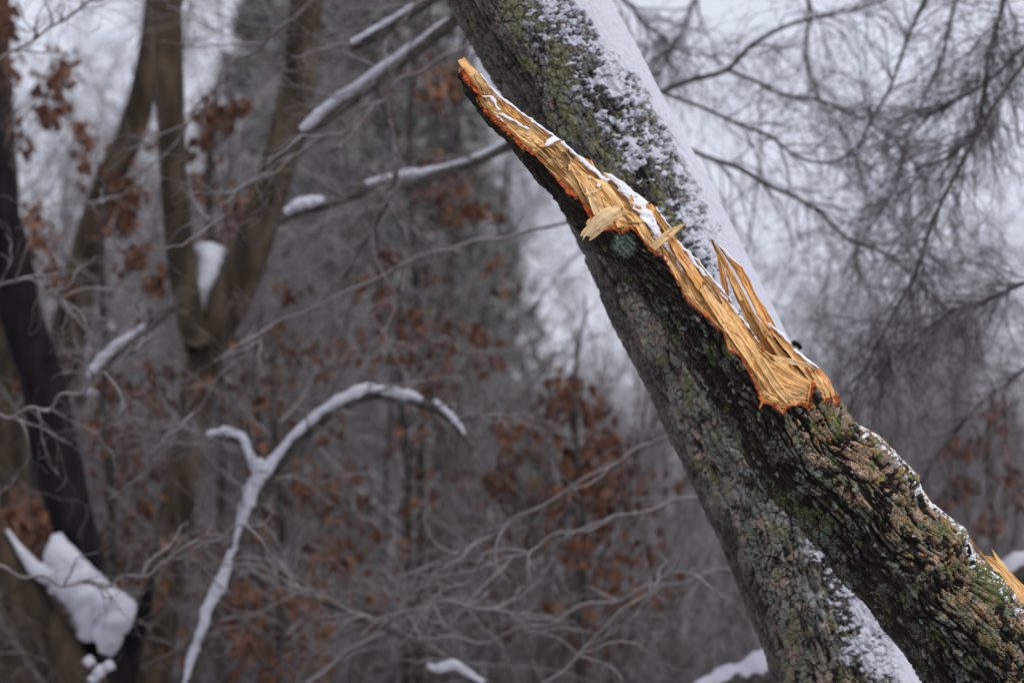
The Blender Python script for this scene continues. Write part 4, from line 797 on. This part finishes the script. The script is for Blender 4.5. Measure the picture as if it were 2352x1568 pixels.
thin = [
 ('thin pale twiggy branch crossing in front of the black stem', [(-60, 962), (40, 950), (110, 935), (200, 885), (300, 812), (360, 770)]),
 ('thin curved branch crossing just above the snow heap', [(-40, 1290), (60, 1322), (160, 1342), (240, 1342), (320, 1322), (420, 1275), (520, 1225), (640, 1180)]),
 ('thin branch looping left across the forked trunk', [(1340, 500), (1180, 540), (1000, 575), (860, 640), (760, 690), (640, 740), (560, 810), (480, 900), (400, 1000), (330, 1090), (250, 1150)]),
 ('long thin branch sagging along the bottom edge', [(1800, 1290), (1620, 1320), (1420, 1370), (1250, 1430), (1100, 1475), (960, 1460), (800, 1400), (640, 1320), (520, 1290)]),
 ('thin branch climbing right below the rusty beech', [(1700, 1120), (1560, 1150), (1370, 1205), (1230, 1250), (1100, 1320), (960, 1390), (820, 1450)]),
 ('thin branch slanting up through the rusty beech', [(1640, 960), (1560, 990), (1450, 1040), (1330, 1110), (1190, 1190), (1060, 1270), (900, 1330)]),
 ('thin branch fanning across the top of the forked tree', [(760, -30), (640, 70), (560, 130), (470, 230), (400, 330), (330, 400), (240, 470)]),
 ('thin branch curling across the right stem of the forked tree', [(1170, 60), (1030, 125), (900, 200), (800, 290), (700, 340), (600, 400), (520, 480), (470, 520)]),
 ('thin twiggy branch in the upper left corner', [(-60, 180), (40, 110), (130, 60), (240, -30)]),
 ('thin arching branch low in the centre', [(700, 1580), (820, 1480), (960, 1390), (1080, 1385), (1200, 1430), (1330, 1500)]),
 ('thin branch rising beside the foot of the leaning trunk', [(1250, 1580), (1380, 1450), (1480, 1360), (1580, 1310), (1700, 1220)]),
 ('thin dark branch left of the arching one', [(-60, 690), (0, 655), (60, 640), (160, 700)]),
]
for i, (lab, pts) in enumerate(thin):
    dep = 11.6 + (i * .37) % 1.2; nn = len(pts)
    tree('thin_branch', lab, 'branch', [[(x, y, 4.2 - 1.2 * k / nn, dep) for k, (x, y) in enumerate([(a + 9 * math.sin(j * 2.3 + i), b + 9 * math.cos(j * 3.1 + i)) for j, (a, b) in enumerate(sample(np.array(pts, float), np.linspace(0, 1, nn * 2)).tolist())])]], [], mt=M_TWIG, limb_name='branch', seed=200 + i, group='thin branches reaching across the left of the view',
         twigs=(9, 26, 30, .45, .05))
# ================================================================== BROWN-LEAVED YOUNG TREES
def leaf_mesh(seed, size=.037):
    r = np.random.default_rng(seed); n = 7; u = np.linspace(0, 1, n)
    wv = np.sin(u ** .8 * math.pi) * .36 * (1 + .25 * np.sin(u * 19 + seed)) + .01
    b = r.uniform(.3, .9); c = r.uniform(.3, .7)
    y = u * 2; z = -b * u ** 2
    V = []
    for k in range(n): V += [(-wv[k] * 1.6, y[k], z[k] + c * wv[k]), (0, y[k], z[k]), (wv[k] * 1.6, y[k], z[k] + c * wv[k])]
    return mesh_np('leaf', np.array(V) * size, grid_faces(n, 3), M_LEAF)
LEAVES = [leaf_mesh(s) for s in range(5)]
LV = []
for m in LEAVES:
    v = np.zeros(len(m.vertices) * 3); m.vertices.foreach_get('co', v); LV.append(v.reshape(-1, 3))
LFc = grid_faces(7, 3)
from mathutils import Euler
def rotm(e): return np.array(Euler(e).to_matrix())
clusters = {
 ('young_oak', 'oak sapling with brown leaves in the top left corner', 17.2, -20): [(15, 40, 30, 60, 14), (20, 150, 25, 50, 10), (130, 175, 45, 45, 22), (110, 240, 40, 40, 18), (150, 130, 30, 30, 8), (30, 290, 25, 20, 6), (60, 325, 20, 20, 5), (200, 350, 35, 55, 16), (190, 295, 20, 20, 5)],
 ('young_oak', 'young oak holding brown leaves before the slanting olive stem', 16.6, 250): [(280, 440, 60, 70, 30), (270, 500, 45, 45, 20), (90, 540, 40, 50, 14), (75, 490, 25, 25, 6), (300, 590, 40, 50, 14), (360, 640, 30, 40, 12), (120, 610, 30, 40, 8), (330, 560, 25, 25, 5)],
 ('young_oak', 'young oak with drooping brown leaves inside the fork of stems', 17.0, 500): [(470, 250, 40, 40, 14), (550, 240, 40, 30, 14), (500, 280, 40, 30, 12), (465, 330, 30, 35, 12), (465, 415, 28, 38, 12), (530, 480, 30, 45, 14), (480, 560, 35, 40, 10), (590, 445, 30, 35, 10), (570, 540, 50, 35, 14), (605, 420, 20, 20, 4)],
 ('young_oak', 'leafy young oak just left of the broken tip', 17.0, 960): [(1000, 170, 70, 45, 16), (1040, 190, 30, 30, 6), (1000, 235, 30, 30, 6), (995, 365, 28, 40, 8), (1060, 400, 40, 30, 5), (1000, 440, 60, 30, 14), (1090, 480, 50, 30, 14), (880, 590, 35, 35, 10), (1140, 600, 30, 30, 6), (1000, 640, 40, 40, 6), (1020, 500, 40, 40, 6)],
 ('young_beech', 'young beech with rusty leaves at the middle of the picture', 16.4, 930): [(880, 720, 45, 40, 12), (950, 740, 50, 40, 14), (1040, 760, 50, 40, 14), (1105, 780, 45, 35, 12), (800, 790, 60, 40, 10), (900, 800, 60, 40, 8), (980, 850, 60, 40, 8), (850, 660, 50, 40, 6), (1000, 900, 60, 50, 8)],
 ('young_beech', 'broad young beech dense with rusty leaves beside the leaning trunk', 15.8, 1330): [(1300, 880, 60, 40, 16), (1350, 950, 60, 50, 26), (1260, 930, 40, 40, 10), (1400, 1010, 50, 40, 12), (1170, 980, 50, 50, 14), (1240, 1010, 50, 50, 14), (1320, 1060, 80, 50, 30), (1380, 1100, 60, 50, 22), (1450, 1120, 50, 50, 12), (1290, 1130, 60, 50, 20), (1200, 1130, 50, 40, 14), (1390, 1180, 60, 50, 18), (1250, 1220, 60, 40, 14), (1330, 1260, 60, 40, 12), (1270, 1385, 35, 25, 12), (1160, 1080, 40, 40, 8), (1480, 1230, 50, 50, 8), (1420, 1300, 60, 50, 10), (1540, 1350, 50, 40, 6), (1350, 1420, 50, 40, 6)],
 ('young_beech', 'low young beech with rusty leaves beside the snowy arch foot', 14.8, 640): [(690, 1370, 60, 50, 18), (620, 1450, 60, 60, 18), (720, 1500, 60, 50, 18), (560, 1370, 50, 50, 12), (740, 1420, 40, 40, 8), (800, 1300, 60, 50, 8), (640, 1540, 60, 40, 8), (900, 1380, 60, 50, 6), (570, 1480, 30, 50, 8)],
 ('young_beech', 'young beech with sparse leaves between the dark tree and the forked trunk', 15.4, 250): [(250, 900, 50, 50, 16), (230, 980, 50, 50, 16), (300, 1000, 50, 50, 10), (280, 1290, 50, 50, 18), (270, 1220, 40, 50, 12), (330, 1150, 40, 50, 8), (350, 850, 50, 40, 10), (270, 1100, 50, 50, 10), (380, 1250, 40, 40, 6), (250, 1340, 40, 20, 8)],
 ('young_beech', 'young beech with pale rust leaves right of the forked trunk', 16.8, 600): [(600, 850, 60, 50, 12), (640, 930, 60, 50, 12), (700, 800, 50, 50, 8), (560, 960, 40, 50, 8), (600, 1200, 50, 60, 8), (740, 1130, 60, 50, 8), (820, 1180, 60, 50, 5), (520, 780, 40, 40, 8), (620, 760, 50, 40, 8)],
 ('young_oak', 'leafless-looking oak with a few hanging leaves at the far right', 15.0, 2280): [(2290, 940, 35, 30, 10), (2200, 1120, 40, 50, 12), (2310, 1080, 40, 50, 12), (2250, 1010, 35, 30, 6), (2340, 1150, 30, 50, 8), (2160, 1150, 25, 30, 5), (2260, 1190, 40, 30, 7), (2180, 1030, 25, 25, 5)],
 ('young_oak', 'oak twig with brown leaves beside the snow heap', 15.2, -60): [(40, 1180, 50, 40, 18), (110, 1200, 40, 30, 16), (130, 1225, 22, 16, 8), (70, 1140, 40, 30, 10), (100, 1375, 24, 14, 6)],
}
rl_ = np.random.default_rng(9)
for (nm_, lab_, dp_, sx_), lst in clusters.items():
    if nm_ == 'young_beech' or sx_ in (960, 500):
        for _ in range(24 if nm_ == 'young_beech' else 8):
            lst.append((sx_ + rl_.normal(0, 190), rl_.uniform(800, 1500) if nm_ == 'young_beech' else rl_.uniform(100, 800), rl_.uniform(20, 60), rl_.uniform(18, 45), int(rl_.integers(2, 6))))
for ci, ((nm, lab, dep, sx), cl_list) in enumerate(clusters.items()):
    base = P(sx, 2350, dep); base = np.array([base[0], base[1], 0.0])
    t = thing(nm, lab, 'young tree', base, 'young trees still holding brown leaves')
    ys = [q[1] for q in cl_list]; top = min(ys) - 60
    stem = [(sx - 10, 2300, 14, dep), (sx, 1700, 12, dep), (sx + 8, (1700 + top) / 2, 9, dep), (sx - 6, top + 60, 5, dep), (sx + 4, top, 2.5, dep)]
    c, r = px_limb(stem, 50); c[0, 2] = 0; link('trunk', limb_mesh('trunk', c, r, M_LIMB, 10, .05, ci), t)
    tb = Tubes(); bulk_v = []; bulk_f = []; nb = 0
    for (x, y, rx, ry, n) in cl_list:
        # a bough from the stem to the leaves
        y0 = min(y + abs(x - sx) * .7 + 60, 1690); dd = dep + rl_.uniform(-.5, .5)
        ln_ = smooth_line([(sx + 2, y0, dep), ((sx + x) / 2, (y0 + y) / 2 + 12, (dep + dd) / 2), (x, y, dd), (x + (x - sx) * .12 + 5, y + 25, dd)], 12)
        pc = P(ln_[:, 0], ln_[:, 1], ln_[:, 2])[None]; tb.add(pc, np.linspace(.009, .002, 12)[None], 4)
        for_ = 7
        p1, r1 = spawn(rl_, pc[:, 5:], np.full((1, 7), .005), for_, .15, .4, 1.1, .6, .0, 5, .2, .05); tb.add(p1, r1)
        n = int(n * 2.5)
        ctr = P(x + rl_.normal(0, rx * .5, n), y + rl_.normal(0, ry * .5, n), dd + rl_.normal(0, .12, n))
        for k in range(n):
            e = (rl_.uniform(-2.5, -.7), rl_.uniform(-.6, .6), rl_.uniform(0, 6.28)); m = k % 5; sc = rl_.uniform(.75, 1.25)
            if k < 11:
                lo = bpy.data.objects.new('leaf', LEAVES[m]); COL.objects.link(lo); lo.parent = t
                lo.location = ctr[k] - base; lo.rotation_euler = e; lo.scale = (sc, sc, sc)
            else:
                bulk_v.append((LV[m] * sc) @ rotm(e).T + ctr[k]); bulk_f.append(LFc + nb); nb += 21
    link('twigs', tb.mesh('twigs', M_TWIG), t, kind='stuff')
    if bulk_v: link('foliage', mesh_np('foliage', np.concatenate(bulk_v), np.concatenate(bulk_f), M_LEAF), t, kind='stuff')

def where(x):
    for lim, tx in ((180, 'behind the black stem'), (430, 'left of the forked tree'), (640, 'behind the forked tree'), (860, 'between forked tree and arching branch tip'), (1120, 'right of the arching branch'),
                    (1450, 'behind the rusty beech'), (1900, 'behind the leaning trunks'), (2200, 'right of the leaning trunks')):
        if x < lim: return tx
    return 'at the far right'
# ================================================================== BARE TREES OF THE WOOD
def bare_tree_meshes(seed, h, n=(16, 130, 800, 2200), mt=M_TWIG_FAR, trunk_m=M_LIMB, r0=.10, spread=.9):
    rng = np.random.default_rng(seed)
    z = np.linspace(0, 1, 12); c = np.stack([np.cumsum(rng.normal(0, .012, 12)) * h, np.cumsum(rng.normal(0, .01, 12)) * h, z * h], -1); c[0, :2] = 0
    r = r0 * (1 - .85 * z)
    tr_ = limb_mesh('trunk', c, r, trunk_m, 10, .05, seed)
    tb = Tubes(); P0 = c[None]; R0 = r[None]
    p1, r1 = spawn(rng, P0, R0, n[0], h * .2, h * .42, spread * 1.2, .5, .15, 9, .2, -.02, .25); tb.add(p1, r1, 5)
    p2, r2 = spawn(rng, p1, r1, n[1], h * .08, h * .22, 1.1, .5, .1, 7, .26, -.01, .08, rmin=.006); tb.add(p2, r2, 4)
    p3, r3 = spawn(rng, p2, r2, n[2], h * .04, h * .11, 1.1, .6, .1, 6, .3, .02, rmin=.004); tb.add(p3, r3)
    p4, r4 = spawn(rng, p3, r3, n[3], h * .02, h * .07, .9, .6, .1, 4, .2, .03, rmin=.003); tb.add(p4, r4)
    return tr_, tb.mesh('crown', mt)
rng = np.random.default_rng(77)
TM = [bare_tree_meshes(300 + i, [6.5, 7.5, 9, 6, 8][i]) for i in range(5)]
spots = []
for k in range(40):
    d = rng.uniform(19, 40); x = rng.uniform(-300, 2650) 
    if 1500 < x < 2300 and rng.random() < .45: x = rng.uniform(-200, 1450)
    spots.append((x, d))
for i, (x, d) in enumerate(spots):
    p = P(x, 784, d); m = TM[i % 5]; sc = rng.uniform(.75, 1.2); g0 = float(gz(p[0], p[1])); yl = None
    if x > 1450: yl = rng.uniform(620, 820)
    elif x > 1080: yl = rng.uniform(860, 980)
    elif x < 900 and i % 3: yl = rng.uniform(300, 720)
    if yl: sc = min(sc, (1.6 + (1702 - yl) * KP * d - g0) / [6.5, 7.5, 9, 6, 8][i % 5] / 1.12)
    wh = where(x)
    t = thing('bare_tree', ('large' if d < 26 else 'slender' if d < 33 else 'faint distant') + ' bare tree blurred in the grey wood ' + wh, 'tree', (p[0], p[1], float(gz(p[0], p[1]))), 'bare trees of the wood')
    t.rotation_euler[2] = rng.uniform(0, 6.28); t.scale = (sc, sc, sc)
    for nm, me in zip(('trunk', 'crown'), m):
        o = bpy.data.objects.new(nm, me); COL.objects.link(o); o.parent = t
# brush: low arching shoots in front of the wood
def brush_meshes(seed, h=3.2):
    rng = np.random.default_rng(seed); n = 26
    b = np.c_[rng.normal(0, .5, n), rng.normal(0, .5, n), np.zeros(n)]; d = np.c_[rng.normal(0, .3, n), rng.normal(0, .3, n), np.ones(n)]
    tb = Tubes(); p, r = grow(rng, b, d, rng.uniform(h * .8, h * 1.25, n), np.full(n, .013), 14, .13, .05, .25); tb.add(p, r, 5)
    p1, r1 = spawn(rng, p, r, 190, .4, 1.1, 1.1, .6, .25, 8, .22, .05, .1, rmin=.003); tb.add(p1, r1, 3)
    p2, r2 = spawn(rng, p1, r1, 750, .15, .55, 1.0, .7, .1, 6, .25, .04, rmin=.0022); tb.add(p2, r2)
    return tb.mesh('shoots', M_TWIG)
BM = [brush_meshes(400 + i) for i in range(4)]
for i in range(30):
    d = rng.uniform(17, 25); x = rng.uniform(-100, 1600) if i % 4 else rng.uniform(1900, 2450); p = P(x, 784, d); sc = rng.uniform(.85, 1.55) * (.85 if x > 1600 else 1)
    o = link('bush', BM[i % 4]); o.location = (p[0], p[1], 0); o.rotation_euler[2] = rng.uniform(0, 6.28); o.scale = (sc, sc, sc)
    o['label'] = ('tall ' if sc > 1.2 else 'low ') + 'leafless bush of thin arching grey shoots ' + where(x); o['category'] = 'bush'; o['group'] = 'leafless bushes under the trees'
# evergreens
def pine_meshes(seed, h):
    rng = np.random.default_rng(seed); z = np.linspace(0, 1, 10); c = np.stack([z * 0, z * 0, z * h], -1)
    trk = limb_mesh('trunk', c, .16 * (1 - .9 * z), M_LIMB, 10, .05, seed)
    n = 6500; zz = rng.uniform(.12, 1, n) ** .8; lay = np.round(zz * 16) / 16 + rng.normal(0, .012, n); rr = (1.05 - lay) * h * .30 * rng.uniform(.15, 1, n) ** .6; an = rng.integers(0, 9, n) * .698 + np.round(lay * 16) * 1.3 + rng.normal(0, .16, n)
    ctr = np.stack([rr * np.cos(an), rr * np.sin(an), lay * h - rr * .22 + rng.normal(0, .05, n)], -1)
    e1 = unit(rng.normal(0, 1, (n, 3)) + ctr * [.4, .4, 0]) * .17; e2 = unit(rng.normal(0, 1, (n, 3))) * .05; V = np.stack([ctr - e1, ctr + e2, ctr + e1, ctr - e2], 1)
    return trk, mesh_np('crown', V.reshape(-1, 3), np.arange(n * 4).reshape(-1, 4), M_NEEDLE, smooth=False)
PMs = [pine_meshes(500, 11), pine_meshes(501, 9)]
for i, (x, d, s) in enumerate([(860, 27, .95), (1000, 30, .9), (930, 38, 1.2), (1150, 33, .42), (740, 33, 1.0), (1340, 46, .42), (600, 44, 1.25), (1120, 52, 1.1), (700, 58, 1.3)]):
    p = P(x, 784, d); t = thing('pine_tree', ('tall' if s > .93 else 'short') + ' grey green pine ' + ('blurred ' if d < 36 else 'faint and distant ') + where(x), 'tree', (p[0], p[1], float(gz(p[0], p[1]))), 'pines deep in the wood'); t.scale = (s, s, s); t.rotation_euler[2] = i * 1.7
    for nm, me in zip(('trunk', 'crown'), PMs[i % 2]):
        o = bpy.data.objects.new(nm, me); COL.objects.link(o); o.parent = t
# the far wood on the hillside, one mass
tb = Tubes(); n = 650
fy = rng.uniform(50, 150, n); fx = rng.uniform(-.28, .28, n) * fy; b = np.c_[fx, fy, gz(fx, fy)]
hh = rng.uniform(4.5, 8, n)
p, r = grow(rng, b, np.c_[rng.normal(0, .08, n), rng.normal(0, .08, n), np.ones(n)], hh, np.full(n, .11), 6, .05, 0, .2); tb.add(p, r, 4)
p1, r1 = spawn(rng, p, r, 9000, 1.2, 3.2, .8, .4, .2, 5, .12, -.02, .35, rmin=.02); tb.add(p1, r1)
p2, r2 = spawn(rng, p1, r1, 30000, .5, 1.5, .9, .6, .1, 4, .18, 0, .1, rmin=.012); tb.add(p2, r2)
M_WOODF = two_tone('hazed_hillside_twigs', (0.15, 0.13, 0.135), (0.25, 0.22, 0.225), .15, frost=(.45, (.75, .75, .8)))  # haze over the hillside is painted in as a pale grey
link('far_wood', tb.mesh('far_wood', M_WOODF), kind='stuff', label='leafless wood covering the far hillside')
